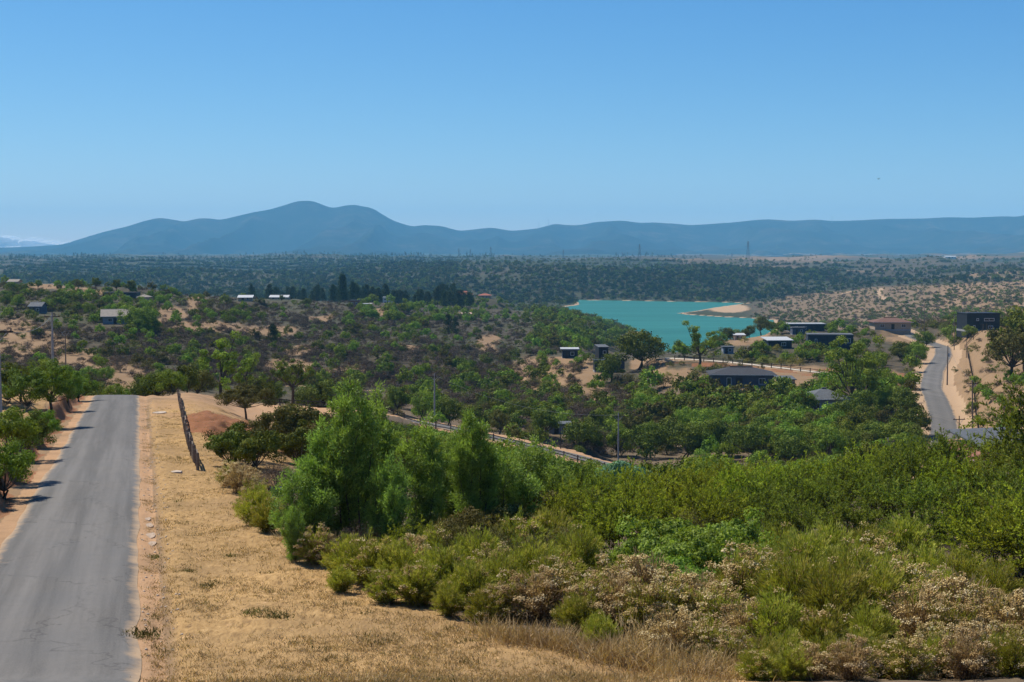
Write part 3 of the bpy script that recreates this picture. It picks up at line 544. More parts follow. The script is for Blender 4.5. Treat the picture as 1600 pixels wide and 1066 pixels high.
def conifer(seed, h, cw, n, lm='pine', narrow=1.0, bare=0.2):
    g = np.random.default_rng(seed); segs = [(np.array([[0, 0, -0.3], [0, 0, h * 0.5], [0, 0, h * 0.98]]), np.array([0.018, 0.012, 0.003]) * h, 5)]
    nc = n // 25; t = g.random(nc) ** 0.8; a = g.uniform(0, 6.28, nc); r = cw / 2 * (np.sin(np.clip(1 - t, 0, 1) * 2.2 + 0.1) ** narrow) * g.uniform(0.35, 1.1, nc); z = h * (bare + (1 - bare) * t)
    C = np.stack([np.cos(a) * r, np.sin(a) * r, z + g.normal(size=nc) * 0.02 * h], 1)
    for i in range(0, nc, 3): segs.append((np.array([[0, 0, z[i] - 0.04 * h], C[i]]), np.array([0.004, 0.0015]) * h, 3))
    off = g.normal(size=(nc, 25, 3)) * np.array([0.09 * cw, 0.09 * cw, 0.022 * h]); LC = (C[:, None] + off).reshape(-1, 3); m = len(LC)
    V, Q = leaf_quads(g, LC, off.reshape(-1, 3) + g.normal(size=(m, 3)) * 0.1 + [0, 0, 0.1], 0.055 * h * g.uniform(0.6, 1.3, m), 0.02 * h * g.uniform(.6, 1.3, m))
    return [('trunk', tubes_mesh('trunk', segs, M['bark'])), ('crown', mesh_np('crown', V, [Q], M[lm], np.repeat(np.clip(np.repeat(g.normal(size=nc) * 0.2, 25) + 0.5 + g.normal(size=m) * 0.15, 0, 1), 4)))]

# ------------------------------------------------------------------ setting: ground, water, mountains, roads
nr, nc_ = Z.shape
ii, jj = np.meshgrid(np.arange(nr - 1), np.arange(nc_ - 1), indexing='ij'); a_ = ii * nc_ + jj
quads = np.stack([a_, a_ + 1, a_ + nc_ + 1, a_ + nc_], -1).reshape(-1, 4)
nearm = (YY < 165)
straw = nearm * sstep(HW + 0.3, HW + 1.3, Tt) * (1 - sstep(118, 150, YY)) * (1 - sstep(430, 560, PXg + 0 * PYg) * 0) * 0.95
straw = np.maximum(straw, nearm * sstep(0.4, 1.6, edge - Tt) * 0.62); straw_ = straw
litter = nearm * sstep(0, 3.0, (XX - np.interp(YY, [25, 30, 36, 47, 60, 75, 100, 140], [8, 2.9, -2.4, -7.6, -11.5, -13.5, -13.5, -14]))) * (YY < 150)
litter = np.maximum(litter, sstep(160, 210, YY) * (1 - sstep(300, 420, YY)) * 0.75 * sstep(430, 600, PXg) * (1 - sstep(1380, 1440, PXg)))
def ell(L):                                                 # bare ground seen at places of the hillsides
    s = np.zeros(XX.shape)
    jx = 40 * fbm(PXg / 26, PYg / 12, 1, 3); jy = 16 * fbm(PXg / 24, PYg / 12, 4, 3)
    for (px, py, rx, ry) in L: s = np.maximum(s, np.exp(-(((PXg + jx - px) / rx) ** 2 + ((PYg + jy - py) / ry) ** 2) ** 2))
    return s * (YY > 165)
BARE = [(28, 512, 40, 14), (70, 540, 28, 20), (20, 540, 40, 26), (185, 592, 50, 26), (120, 560, 40, 14), (320, 512, 60, 7), (270, 488, 16, 9), (305, 478, 12, 16), (420, 518, 50, 10), (470, 545, 34, 8), (455, 578, 50, 20), (545, 580, 40, 8), (860, 588, 78, 30), (925, 612, 30, 26), (1018, 572, 26, 14), (1060, 590, 44, 18), (1230, 582, 70, 12), (1245, 605, 34, 12), (1300, 588, 60, 8), (1545, 575, 70, 60), (1400, 660, 36, 50), (1500, 640, 24, 60), (1425, 530, 40, 10), (1380, 592, 30, 14), (1170, 530, 36, 14), (1510, 530, 50, 9), (585, 488, 20, 6), (500, 496, 16, 5), (760, 535, 18, 14), (850, 518, 12, 8), (640, 540, 18, 4), (240, 500, 40, 6), (60, 448, 30, 5), (130, 455, 30, 5)]
bare = ell(BARE)
far = sstep(210, 330, YY) * np.interp(PXg, [0, 250, 420, 1450, 1520], [0.72, 0.75, 0.88, 0.8, 0.3])
TL = lambda q: np.interp(q, [1100, 1200, 1290, 1400, 1600, 2400], [480, 468, 456, 446, 440, 436])
tanslope = ((PXg > 1130) & (YY > 640) & (YY < 2400) & (PYg < 514)) * sstep(1130, 1230, PXg) * sstep(-2, 3, PYg - TL(PXg) + 8 * fbm(PXg / 40, PYg / 20, 2, 3))
far = np.where(tanslope > 0, far * (1 - 0.42 * tanslope), far); far = np.where((YY > 2350) & (tanslope < 0.5), np.where(YY > 2800, 0.80 + 1.1 * fbm(XX / 300, YY / 420, 3, 4) - 0.22 * sstep(900, 1200, PXg), 0.9), far)
far = np.where((YY > 1900) & (YY < 2400) & (PXg < 1300), 0.95, far); far *= (1 - bare)
litter *= (1 - bare); straw = straw * (1 - np.clip(litter * 1.4, 0, 1) * (YY < 165))
pad = np.exp(-(((PXg - 450) / 75) ** 2 + ((PYg - 643) / 15) ** 2) ** 2) * (YY > 120) * (YY < 215) + ((D_F < 5) * 0.8) + (np.abs(np.abs(Tt) - HW - 0.1) < 0.55) * nearm * 0.60 + 0.45 * (nearm & (Tt > 3) & (YY > 108) & (XX < -16))
WN = lambda x, y: fbm(x / 240, y / 520, 5, 4)
woodA = (YY > 1150) * np.clip(0.74 + 2.4 * WN(XX, YY) * (YY > 2300) + 1.2 * WN(XX, YY) * (YY <= 2300) - 0.34 * sstep(820, 1150, PXg) * (YY > 2700), 0, 1) * (1 - np.clip(tanslope * 1.2, 0, 1)) * (1 - np.clip(bare, 0, 1))
redA = np.clip(red * 2.0, 0, 1) + ((edge - Tt) > -0.3) * ((edge - Tt) < 0.9) * nearm * 0.62 + ((D_W > 2.5) & (D_W < 9) & (YY < 380)) * 0.55
sandA = lk * (1 - sstep(2, 11, np.clip(-SDL, 0, None))) * (SDL < 0) * 0.9
spit = np.exp(-(((PXg - 1140) / 34) ** 2 + ((PYg - 487) / 9) ** 2) ** 2) * (YY > 1000); sandA = np.maximum(sandA, spit)
for d in D_T: sandA = np.maximum(sandA, (d < 2.6) * 0.95)
sandA = np.maximum(sandA, ((D_R > 2.4) & (D_R < 5.5)) * 0.75); sandA = np.maximum(sandA, (D_W < 3.2) * 0.9)
V = np.stack([XX, YY, Z], -1).reshape(-1, 3)
gm = mesh_np('ground', V, [quads], M['ground'], smooth=True, attrs=dict(straw=straw, litter=litter, far=far, wood=woodA, pad=pad, red=redA, sand=sandA))
link('ground', gm, kind='structure')

b_ = 60; x0, y0 = LAKE.min(0) - b_; x1, y1 = LAKE.max(0) + b_
gx, gy = np.meshgrid(np.linspace(x0, x1, 30), np.linspace(y0, y1, 40)); Vw = np.stack([gx, gy, gx * 0 + 0.0], -1).reshape(-1, 3)
i2, j2 = np.meshgrid(np.arange(39), np.arange(29), indexing='ij'); q_ = i2 * 30 + j2
link('lake_water', mesh_np('lake_water', Vw, [np.stack([q_, q_ + 1, q_ + 31, q_ + 30], -1).reshape(-1, 4)], M['water'], smooth=True), kind='structure')

RIDGE = [(-1400, 372), (-900, 380), (-500, 376), (-200, 384), (0, 387), (45, 386), (100, 382), (135, 371), (165, 362), (200, 354), (225, 346), (250, 340), (272, 343), (290, 346.5), (312, 341), (330, 341), (345, 344), (370, 338), (400, 331), (420, 328), (445, 321), (465, 314), (490, 313.5), (505, 320), (521, 325.5), (540, 321), (556, 319.5), (570, 323), (581, 324), (600, 336), (615, 345), (645, 354.5), (660, 351.5), (690, 353), (718, 361), (745, 358), (768, 355.5), (800, 361), (840, 357), (855, 353), (867, 349), (880, 351.5), (905, 352), (930, 347), (972, 344.5), (1000, 348.5), (1020, 347.5), (1060, 350), (1075, 352), (1110, 350), (1150, 347), (1180, 343.5), (1200, 342.5), (1235, 345), (1275, 343), (1300, 345.5), (1345, 344), (1380, 342), (1440, 341.5), (1475, 339.5), (1520, 340), (1560, 338), (1590, 338.5), (1600, 335.5), (1700, 330), (2000, 345), (2400, 338), (3000, 350)]
um = np.concatenate([np.linspace(-0.72, -0.37, 40)[:-1], np.linspace(-0.37, 0.37, 460), np.linspace(0.37, 0.72, 40)[1:]]); vm = np.linspace(0, 1, 64)
rp = np.array(RIDGE, float); YM = 8600 + vm * 6600; VR = 0.66
ry = np.interp(um * F + 800, rp[:, 0], rp[:, 1]); ry = np.convolve(np.pad(ry, 3, 'edge'), np.hanning(9)[1:-1] / np.hanning(9)[1:-1].sum(), 'same')[3:-3]
YRD = 8600 + VR * 6600; zr = np.array([at(800, q, YRD)[2] for q in ry])
prof = np.where(vm < VR, (vm / VR) ** 1.25, 1 - ((vm - VR) / (1 - VR)) ** 2 * 0.75)
XM = um[None, :] * YM[:, None]; YMm = np.repeat(YM[:, None], len(um), 1); base = 32.0
rid = 1 - np.abs(2 * vnoise(XM / 620 + 0.35 * vnoise(XM / 500, YMm / 700, 2), YMm / 2600, 3) - 1); rid2 = 1 - np.abs(2 * vnoise(XM / 240, YMm / 900, 4) - 1)
env = np.where(vm < VR, np.sin(np.clip(vm / VR, 0, 1) * math.pi) ** 0.8, 0)[:, None]
ZM = base + (zr[None, :] - base) * prof[:, None]; env2 = np.where(vm < VR, np.clip(vm / VR, 0, 1) ** 0.6 * (1 - np.clip(vm / VR, 0, 1) ** 7), 0)[:, None]; ZM = ZM - (zr[None, :] - base) * env2 * (0.75 * (1 - rid) + 0.30 * (1 - rid2)) + 45 * env * fbm(XM / 130, YMm / 200, 1, 3)
lim = CAMZ + (zr[None, :] - CAMZ) * YMm / YRD - 6; ZM = np.where(vm[:, None] < VR, np.minimum(ZM, lim + 8 * (vm[:, None] > VR - 0.02)), ZM)
nv, nu = ZM.shape; i2, j2 = np.meshgrid(np.arange(nv - 1), np.arange(nu - 1), indexing='ij'); q_ = i2 * nu + j2
link('mountains', mesh_np('mountains', np.stack([XM, YMm, ZM], -1).reshape(-1, 3), [np.stack([q_, q_ + 1, q_ + nu + 1, q_ + nu], -1).reshape(-1, 4)], M['mountain'], smooth=True), kind='structure')

def ribbon(name, L, z_of, hw, m, ncol=9, jag=0.14, lift=0.03, crown=0.04):
    P = np.asarray(L)[:, :2]; D = unit(np.gradient(P, axis=0)); Nn = np.stack([D[:, 1], -D[:, 0]], 1); n = len(P)
    t = np.linspace(-1, 1, ncol); s = np.arange(n) * 1.0
    jl = jag * 2.4 * fbm(s / 6.3, s * 0 + 1, 0, 3); jr = jag * 2.4 * fbm(s / 6.3, s * 0 + 8, 3, 3)
    off = t[None, :] * hw + np.where(t[None, :] < 0, -jl[:, None] * -t[None, :], jr[:, None] * t[None, :])
    X = P[:, 0:1] + Nn[:, 0:1] * off; Yv = P[:, 1:2] + Nn[:, 1:2] * off; Zv = z_of(X, Yv) + lift + crown * (1 - t[None, :] ** 2) - 0.05 * (np.abs(t[None, :]) > 0.999)
    i2, j2 = np.meshgrid(np.arange(n - 1), np.arange(ncol - 1), indexing='ij'); q_ = i2 * ncol + j2
    du = np.repeat((np.abs(t) ** 6)[None, :] * 0.75, n, 0)
    return link(name, mesh_np(name, np.stack([X, Yv, Zv], -1).reshape(-1, 3), [np.stack([q_, q_ + 1, q_ + ncol + 1, q_ + ncol], -1).reshape(-1, 4)], m, smooth=True, attrs=dict(dust=du, track=np.repeat((np.exp(-((np.abs(t) - 0.42) / 0.16) ** 2))[None, :], n, 0))), kind='structure')
sv = np.arange(-34, 150, 0.5); RL = MR0[None] + sv[:, None] * MRD[None]
def mroad_z(X, Yv): return np.where(Yv < 30, H(X, Yv) + 0.05, CAMZ - (7.7 + 0.0482 * Yv) - np.maximum(Yv - 141, 0) ** 2 * 0.006)
ribbon('road', RL, mroad_z, HW, M['asphalt'], 15, 0.13)
def poly_z(Q):
    def f(X, Yv): d, z = near_poly(X, Yv, Q); return z
    return f
ribbon('winding_road', ROAD_R, poly_z(ROAD_R), 2.6, M['asphalt'], 9, 0.12, 0.10)
ribbon('gravel_road', ROAD_W, poly_z(ROAD_W), 1.9, M['gravel'], 7, 0.2, 0.09)
ribbon('lower_road', ROAD_F, poly_z(ROAD_F), 1.7, M['asphalt'], 7, 0.2, 0.09)
#@@PART2
# ------------------------------------------------------------------ buildings
ZONES_OFF = []                                              # footprints kept clear of scatter (x, y, r)
LAND = []                                                   # landmarks for labels: (phrase, px, py)
def gpt(px, Y): x = (px - 800) / F * Y * 1.0; return x, Y, float(H(x, Y))
def window(parent, x, y, z0, z1, w_, frame='whiteframe', pane='glass'):
    fr = MB(); t = 0.09
    fr.box(x - w_ / 2 - t, x + w_ / 2 + t, y - 0.07, y + 0.02, z0 - t, z0); fr.box(x - w_ / 2 - t, x + w_ / 2 + t, y - 0.07, y + 0.02, z1, z1 + t)
    fr.box(x - w_ / 2 - t, x - w_ / 2, y - 0.068, y + 0.02, z0, z1); fr.box(x + w_ / 2, x + w_ / 2 + t, y - 0.068, y + 0.02, z0, z1)
    f = fr.build('window', M[frame], parent); p = MB(); p.box(x - w_ / 2, x + w_ / 2, y - 0.025, y + 0.02, z0, z1); p.build('pane', M[pane], f)
    if w_ > 0.9: q = MB(); q.box(x - 0.03, x + 0.03, y - 0.06, y - 0.026, z0, z1); q.build('mullion', M[frame], f)
def door(parent, x, y, h, w_, m='darkwood'):
    d = MB(); d.box(x - w_ / 2, x + w_ / 2, y - 0.06, y + 0.02, 0.02, h); o = d.build('door', M[m], parent); k_ = MB(); k_.box(x + w_ * 0.32, x + w_ * 0.40, y - 0.12, y - 0.062, 1.0, 1.1); k_.build('handle', M['steel'], o)
    return o
def house(name, label, cat, px0, px1, Y, dep, wh, roof, wall_m, roof_m, rot=0.0, rh=1.6, wins=(), doors=(), over=0.45, sink=0.0, land=None, lift=0.0, base_py=None, frame='whiteframe'):
    pc = (px0 + px1) / 2; W = (px1 - px0) / F * Y / max(0.5, math.cos(rot)); x = (pc - 800) / F * Y; yc = Y + dep / 2
    z = float(np.mean(H(np.array([x - W / 2, x + W / 2, x]), np.array([Y, Y, yc])))) + lift
    if base_py is not None: z = at(pc, base_py, Y)[2]
    o = empty(name, (x, yc, z), rot); tag(o, label, cat)
    a, b = W / 2, dep / 2
    m = MB(); m.box(-a, a, -b, b, -2.5, wh); wl = m.build('wall', M[wall_m], o)
    c = MB(); c.box(-a - 0.06, a + 0.06, -b - 0.06, b + 0.06, -0.5, 0.12); c.build('plinth', M['concrete'], o)
    e, f = a + over, b + over; r = MB()
    if roof == 'flat': r.box(-e, e, -f, f, wh + 0.002, wh + 0.28)
    elif roof == 'mono':
        r.quadmesh([(-e, -f, wh), (e, -f, wh), (e, f, wh + rh), (-e, f, wh + rh), (-e, -f, wh + .16), (e, -f, wh + .16), (e, f, wh + rh + .16), (-e, f, wh + rh + .16)], [(0, 3, 2, 1), (4, 5, 6, 7), (0, 1, 5, 4), (1, 2, 6, 5), (2, 3, 7, 6), (3, 0, 4, 7)])
    elif roof == 'hip':
        k_ = min(e, f) * 0.98; R0 = [(-e + k_, 0, wh + rh), (e - k_, 0, wh + rh)] if e >= f else [(0, -f + k_, wh + rh), (0, f - k_, wh + rh)]
        vs = [(-e, -f, wh), (e, -f, wh), (e, f, wh), (-e, f, wh), (-e, -f, wh + .14), (e, -f, wh + .14), (e, f, wh + .14), (-e, f, wh + .14)] + R0
        fs = [(0, 3, 2, 1), (0, 1, 5, 4), (1, 2, 6, 5), (2, 3, 7, 6), (3, 0, 4, 7)] + ([(4, 5, 9, 8), (5, 6, 9), (6, 7, 8, 9), (7, 4, 8)] if e >= f else [(4, 5, 8), (5, 6, 9, 8), (6, 7, 9), (7, 4, 8, 9)])
        r.quadmesh(vs, fs)
    else:
        vs = [(-e, -f, wh), (e, -f, wh), (e, f, wh), (-e, f, wh), (-e, 0, wh + rh), (e, 0, wh + rh)]; vs += [(p[0], p[1], p[2] + .15) for p in vs]
        r.quadmesh(vs, [(0, 4, 5, 1), (4, 3, 2, 5), (6, 7, 11, 10), (10, 11, 8, 9), (0, 1, 7, 6), (2, 3, 9, 8), (1, 5, 11, 7), (5, 2, 8, 11), (4, 0, 6, 10), (3, 4, 10, 9)])
        for q in (-a, a): g_ = MB(); g_.quadmesh([(q, -b, wh), (q, b, wh), (q, 0, wh + rh * 0.92)], [(0, 2, 1)]); g_.build('gable', M[wall_m], o)
    ro = r.build('roof', M[roof_m], o)
    if roof in ('hip', 'gable'):
        cp = MB(); xr = (e - min(e, f) * 0.98) if roof == 'hip' else e
        if e >= f or roof == 'gable': cp.bar((-xr, 0, wh + rh + 0.12), (xr, 0, wh + rh + 0.12), 0.13)
        if cp.v: cp.build('ridge_cap', M[roof_m], ro)
        ft = MB(); ft.box(-e, e, -f - 0.10, -f - 0.003, wh + 0.0, wh + 0.13); ft.build('gutter', M['steel'], ro)
    else:
        tr = MB(); tr.box(-e - 0.03, e + 0.03, -f - 0.05, -f - 0.003, wh - 0.03, wh + 0.32 if roof == 'flat' else wh + 0.18); tr.build('fascia', M[roof_m], ro)
    for (fx, z0, z1, w_) in wins: window(o, fx * a, -b, z0, z1, w_, frame)
    for (fx, h_, w_) in doors: door(o, fx * a, -b, h_, w_)
    ZONES_OFF.append((x, yc, max(W, dep) / 2 + 2.0, Y))
    if land: LAND.append((land, pc, proj(x, Y, z + wh / 2)[1]))
    return o
W2 = [(-0.6, 1.0, 2.1, 1.4), (0.0, 1.0, 2.1, 1.4), (0.6, 1.0, 2.1, 1.4)]
house('slate_blue_house', 'long slate-blue single-storey house with dark low hipped roof on the terrace', 'house', 1116, 1212, 325, 9, 2.9, 'hip', 'slate', 'shingle', -0.06, 1.5, [(-0.45, 0.35, 2.2, 0.9), (0.62, 0.9, 2.1, 1.3)], [(-0.12, 2.2, 1.5)], 0.7, land='long slate-blue house', base_py=606)
house('grey_house', 'grey-walled house with grey hipped roof half hidden by the big tree', 'house', 1262, 1330, 285, 8, 3.0, 'hip', 'greywall', 'greyroof', 0.1, 1.9, [(-0.62, 1.0, 2.2, 1.2), (0.1, 1.0, 2.2, 1.2)], [(0.5, 2.1, 1.0)], 0.5, land='grey hipped-roof house', base_py=648)
house('navy_box_house', 'navy flat-roofed box house above the gravel road', 'house', 1267, 1336, 428, 8, 4.6, 'flat', 'navy', 'greyroof', -0.12, 0, [(-0.65, 1.2, 3.4, 0.5), (0.75, 2.4, 3.6, 1.6)], [(0.05, 2.2, 1.0)], 0.15, land='navy box house', base_py=548)
house('black_house', 'black two-storey flat-roofed house on the right-hand rise', 'house', 1509, 1562, 458, 8, 5.2, 'flat', 'black', 'black', 0.1, 0, [(0.35, 3.0, 3.75, 3.2), (-0.35, 3.1, 3.7, 0.6), (0.45, 0.5, 1.3, 1.4), (-0.55, 0.5, 1.5, 0.5)], [(-0.1, 2.1, 1.0)], 0.12, land='black two-storey house', base_py=516)
house('brown_roof_house', 'low house under a wide brown tiled roof at the road bend', 'house', 1368, 1424, 545, 9, 2.7, 'hip', 'tanwall', 'brownroof', 0, 1.6, [(-0.6, 0.9, 2.0, 1.5), (0.6, 0.9, 2.0, 1.5)], [(0.0, 2.1, 1.2)], 0.9, land='brown-roofed house', base_py=515)
house('long_dark_building', 'long dark building with pale flat roof by the lake edge', 'building', 1233, 1289, 560, 7, 2.8, 'flat', 'navy', 'whiteroof', 0.03, 0, [(-0.6, 0.9, 1.9, 1.2), (-0.1, 0.9, 1.9, 1.2)], [(0.4, 2.0, 1.0)], 0.5, land='long dark lakeside building', base_py=518)
house('garden_shed', 'small dark shed in front of the long pale-roofed building', 'shed', 1239, 1259, 505, 4, 2.3, 'flat', 'slate', 'greyroof', 0, 0, [(0.4, 1.0, 1.7, 0.7)], [(-0.3, 1.9, 0.8)], 0.25, base_py=523)
house('white_roof_house', 'low dark house with white sheet roof left of the navy box house', 'house', 1200, 1237, 425, 7, 2.4, 'mono', 'navy', 'whiteroof', 0.08, 0.6, [(0.3, 0.9, 1.8, 1.2)], [(-0.4, 2.0, 0.9)], 0.5, base_py=545, land='white-roofed low house')
house('lakeside_cabin', 'tiny cabin with grey sheet roof on the sandy lake bank', 'cabin', 1148, 1165, 570, 5, 2.0, 'mono', 'tanwall', 'whiteroof', 0, 0.5, [(0.3, 0.8, 1.6, 0.8)], [(-0.4, 1.8, 0.8)], 0.3, base_py=532, land='small lakeside cabin')
house('green_shed', 'low grey-green shed beside the gravel road', 'shed', 1131, 1147, 430, 4, 1.9, 'flat', 'greywall', 'greyroof', 0, 0, [(0.3, 0.8, 1.5, 0.7)], [(-0.4, 1.7, 0.8)], 0.25, base_py=553)
house('dark_container_cabin', 'dark box cabin on the tan knoll left of the big tree', 'cabin', 929, 963, 378, 4, 2.6, 'flat', 'black', 'black', 0.05, 0, [(-0.5, 1.0, 1.8, 0.9)], [(0.4, 2.0, 0.9)], 0.05, base_py=580, land='dark box cabin')
house('flat_roof_cabin', 'grey flat-roofed cabin just behind the dark box cabin', 'cabin', 948, 975, 392, 6, 2.9, 'mono', 'slate', 'greyroof', 0.1, 0.3, [(-0.3, 1.0, 1.9, 0.9)], [(0.4, 2.0, 0.9)], 0.3, base_py=580)
house('dark_cube_house', 'dark cube house with pale slanted roof on the knoll top', 'house', 934, 949, 405, 5, 4.2, 'mono', 'black', 'greyroof', 0.15, 0.4, [(0.2, 2.4, 3.2, 0.8)], [(-0.3, 2.0, 0.8)], 0.2, base_py=566)
house('pale_roof_cabin', 'cabin with pale flat roof among trees left on the knoll', 'cabin', 879, 903, 415, 6, 2.5, 'flat', 'navy', 'whiteroof', 0, 0, [(0.3, 0.9, 1.8, 0.9)], [(-0.4, 2.0, 0.8)], 0.5, base_py=560)
house('salmon_house', 'salmon-walled house with grey roof at the right edge behind acacias', 'house', 1523, 1625, 168, 7, 1.9, 'mono', 'pinkwall', 'greyroof', 0.28, 1.1, [(-0.5, 0.7, 1.5, 0.8), (0.3, 0.7, 1.5, 0.8)], [(0.0, 1.8, 0.8)], 0.3, base_py=722, land='salmon-walled house')
house('hillside_house', 'house with light grey gabled roof on the left hillside', 'house', 156, 192, 450, 8, 2.4, 'gable', 'greywall', 'tanroof', 0.25, 2.1, [(-0.4, 0.9, 1.9, 1.1), (0.35, 0.9, 1.9, 1.1)], [(0.0, 2.0, 0.9)], 0.7, base_py=507, land='grey-roofed hillside house')
house('hillside_cottage', 'small cottage with blue-grey roof among bushes far left', 'cottage', 45, 64, 480, 6, 2.3, 'gable', 'slate', 'greyroof', 0, 1.3, [(0.4, 0.9, 1.7, 0.8)], [(-0.3, 1.9, 0.8)], 0.4, base_py=490, land='far-left cottage')
house('dark_long_house', 'long dark flat house near the top of the left hill', 'house', 161, 213, 610, 7, 3.6, 'flat', 'navy', 'shingle', 0, 0, [(-0.6, 1.2, 2.4, 1.4), (-0.1, 1.2, 2.4, 1.4), (0.5, 1.2, 2.4, 1.4)], [(0.25, 2.1, 0.9)], 0.2, base_py=471, land='long dark hilltop house')
house('tan_roof_cottage', 'cottage with tan roof right of the long dark hilltop house', 'cottage', 214, 231, 600, 6, 2.2, 'hip', 'tanwall', 'tanroof', 0, 1.2, [(0.4, 0.8, 1.6, 0.8)], [(-0.3, 1.9, 0.8)], 0.4, base_py=473)
house('white_roof_barn', 'barn with bright white roof on the ridge left of centre', 'barn', 371, 392, 690, 7, 1.7, 'mono', 'tanwall', 'whiteroof', 0.1, 1.0, [(0.4, 0.8, 1.6, 0.9)], [(-0.3, 1.9, 1.2)], 0.5, base_py=471, land='bright white-roofed barn')
house('long_white_hall', 'long low white hall in front of the pines', 'hall', 421, 450, 880, 9, 2.0, 'gable', 'tanwall', 'whiteroof', 0, 1.2, W2, [(0.3, 2.1, 1.2)], 0.4, base_py=470, land='long white hall')
house('brick_block', 'dark brick block house beside the cypress pair', 'house', 546, 561, 800, 7, 5.0, 'flat', 'brickwall', 'shingle', 0, 0, [(-0.4, 3.0, 4.0, 1.0), (0.4, 3.0, 4.0, 1.0)], [(0.0, 2.1, 1.0)], 0.2, base_py=484, land='dark brick block house')
house('carport_house', 'low house with pale flat roof right of the brick block', 'house', 562, 579, 810, 7, 2.4, 'flat', 'tanwall', 'whiteroof', 0, 0, [(0.4, 0.8, 1.7, 1.0)], [(-0.3, 1.9, 0.9)], 0.5, base_py=482)
house('white_villa', 'white two-storey villa with dark windows under the pines', 'villa', 598, 613, 900, 7, 4.4, 'flat', 'whitewall', 'whiteroof', 0, 0, [(-0.5, 0.8, 1.9, 1.0), (0.5, 0.8, 1.9, 1.0), (-0.5, 2.8, 3.8, 1.0), (0.5, 2.8, 3.8, 1.0)], [(0.0, 2.0, 0.9)], 0.2, base_py=476, land='white villa')
house('red_roof_manor', 'wide manor with red tiled roof beyond the green trees', 'house', 707, 738, 1150, 10, 3.0, 'hip', 'pinkwall', 'redroof', 0, 2.6, W2, [(0.3, 2.1, 1.2)], 0.8, base_py=466, land='red-roofed manor')
house('red_roof_annex', 'smaller red-roofed annex right of the wide manor', 'house', 748, 767, 1150, 8, 2.6, 'hip', 'tanwall', 'redroof', 0, 1.6, [(0.3, 0.9, 1.9, 1.2)], [(-0.3, 2.0, 1.0)], 0.6, base_py=467)
house('pink_roof_house', 'flat pink-roofed house amid the bright green trees', 'house', 714, 736, 860, 8, 2.4, 'mono', 'tanwall', 'pinkroof', 0, 0.5, [(0.4, 0.8, 1.7, 1.2)], [(-0.3, 1.9, 0.9)], 0.4, base_py=497, land='flat pink-roofed house')
house('far_white_shed', 'tiny white shed roof on the far right skyline', 'shed', 1476, 1493, 4300, 20, 5, 'gable', 'whitewall', 'whiteroof', 0, 3, [(0.3, 1.5, 3.5, 4)], [(-0.3, 4, 4)], 1.0, base_py=404, land='far white skyline shed')
house('grey_hut', 'low grey hut under trees beside the lower fenced road', 'hut', 858, 892, 262, 4, 1.6, 'flat', 'greywall', 'greyroof', 0, 0, [(0.4, 0.6, 1.2, 0.8)], [(-0.3, 1.5, 0.8)], 0.25, base_py=678)
house('ridge_cabin', 'small cabin with tan roof on the far left ridge', 'cabin', 12, 28, 640, 6, 1.8, 'gable', 'tanwall', 'tanroof', 0, 1.0, [(0.4, 0.8, 1.6, 0.8)], [(-0.3, 1.8, 0.8)], 0.3, base_py=447)
house('garage', 'open-sided pale shed by the terrace right of the slate-blue house', 'shed', 1218, 1244, 330, 5, 2.0, 'mono', 'tanwall', 'greyroof', 0, 0.4, [(0.4, 0.7, 1.4, 0.8)], [(-0.3, 1.7, 1.4)], 0.3, base_py=607)
LAND += [('crest of the paved road', 178, 625), ('lone round tree', 385, 632), ('sand spit', 1140, 488), ('wooded lake point', 975, 505), ('tall cypress', 535, 455), ('left-edge concrete pole', 6, 600), ('tan knoll', 860, 590), ('sandy clearing past the road', 185, 592), ('winding road junction', 1440, 600), ('lower fenced road', 760, 680), ('centre pole in the valley', 679, 615), ('pole below the knoll', 966, 680), ('dirt track on the hillside', 530, 588), ('tall tree beside gravel road', 1092, 555), ('right-edge dark tree', 1585, 560), ('far lake bluff', 1000, 445), ('grey pruned tree', 455, 600), ('bare hilltop scar', 585, 487), ('road bend', 1425, 528), ('orange slope scar', 1090, 585), ('far-left tan slope', 40, 530), ('brown scrub hill', 470, 500), ('scrubby gully', 690, 550)]

# ------------------------------------------------------------------ plant prototypes and placing
PR = {}
PR['willow'] = [willow(11, 5.6, 2.1, 10, 30000), willow(12, 5.0, 1.8, 8, 22000), willow(13, 3.8, 2.2, 9, 18000)]
PR['acacia'] = [acacia(21, 2.7, 2.6, 8, 'acacia'), acacia(22, 2.5, 2.9, 9, 'acacia'), acacia(23, 2.8, 2.4, 7, 'acaciadark'), acacia(24, 2.4, 2.6, 8, 'acaciadark', 0.8)]
PR['broom'] = [broom(31, 1.35, 1.7, 150, 15000, 0.10), broom(32, 1.2, 1.5, 130, 12000, 0.28), broom(33, 1.5, 1.6, 140, 15000, 0.03)]
PR['dryflower'] = [broom(41, 1.25, 1.4, 150, 5000, 0.42, 'broom', 'drystem', 34), broom(42, 1.1, 1.5, 150, 3500, 0.36, 'strawblade', 'drystem', 34)]
PR['bramble'] = [crown_tree(51, 1.5, 2.3, 1.45, 60, 7000, 0.10, 'bramble', 0.15, 0.25, 'drystem', 3, 0.15)]
PR['greybush'] = [crown_tree(52, 1.9, 1.9, 1.8, 45, 5000, 0.11, 'greyleaf', 0.15, 0.2, 'bark', 3, 0.16)]
PR['bush'] = [crown_tree(56, 2.0, 2.7, 1.9, 50, 8000, 0.11, 'olive', 0.12, 0.3, 'bark', 3, 0.16), crown_tree(57, 2.0, 2.6, 1.8, 50, 8000, 0.11, 'oak', 0.12, 0.3, 'bark', 3, 0.16)]
PR['twiggy'] = [twig_dome(54, 1.3, 1.8, 5200, 0.13, 'dryscrub', 0.04), twig_dome(55, 1.6, 2.0, 5200, 0.12, 'olive', 0.08)]
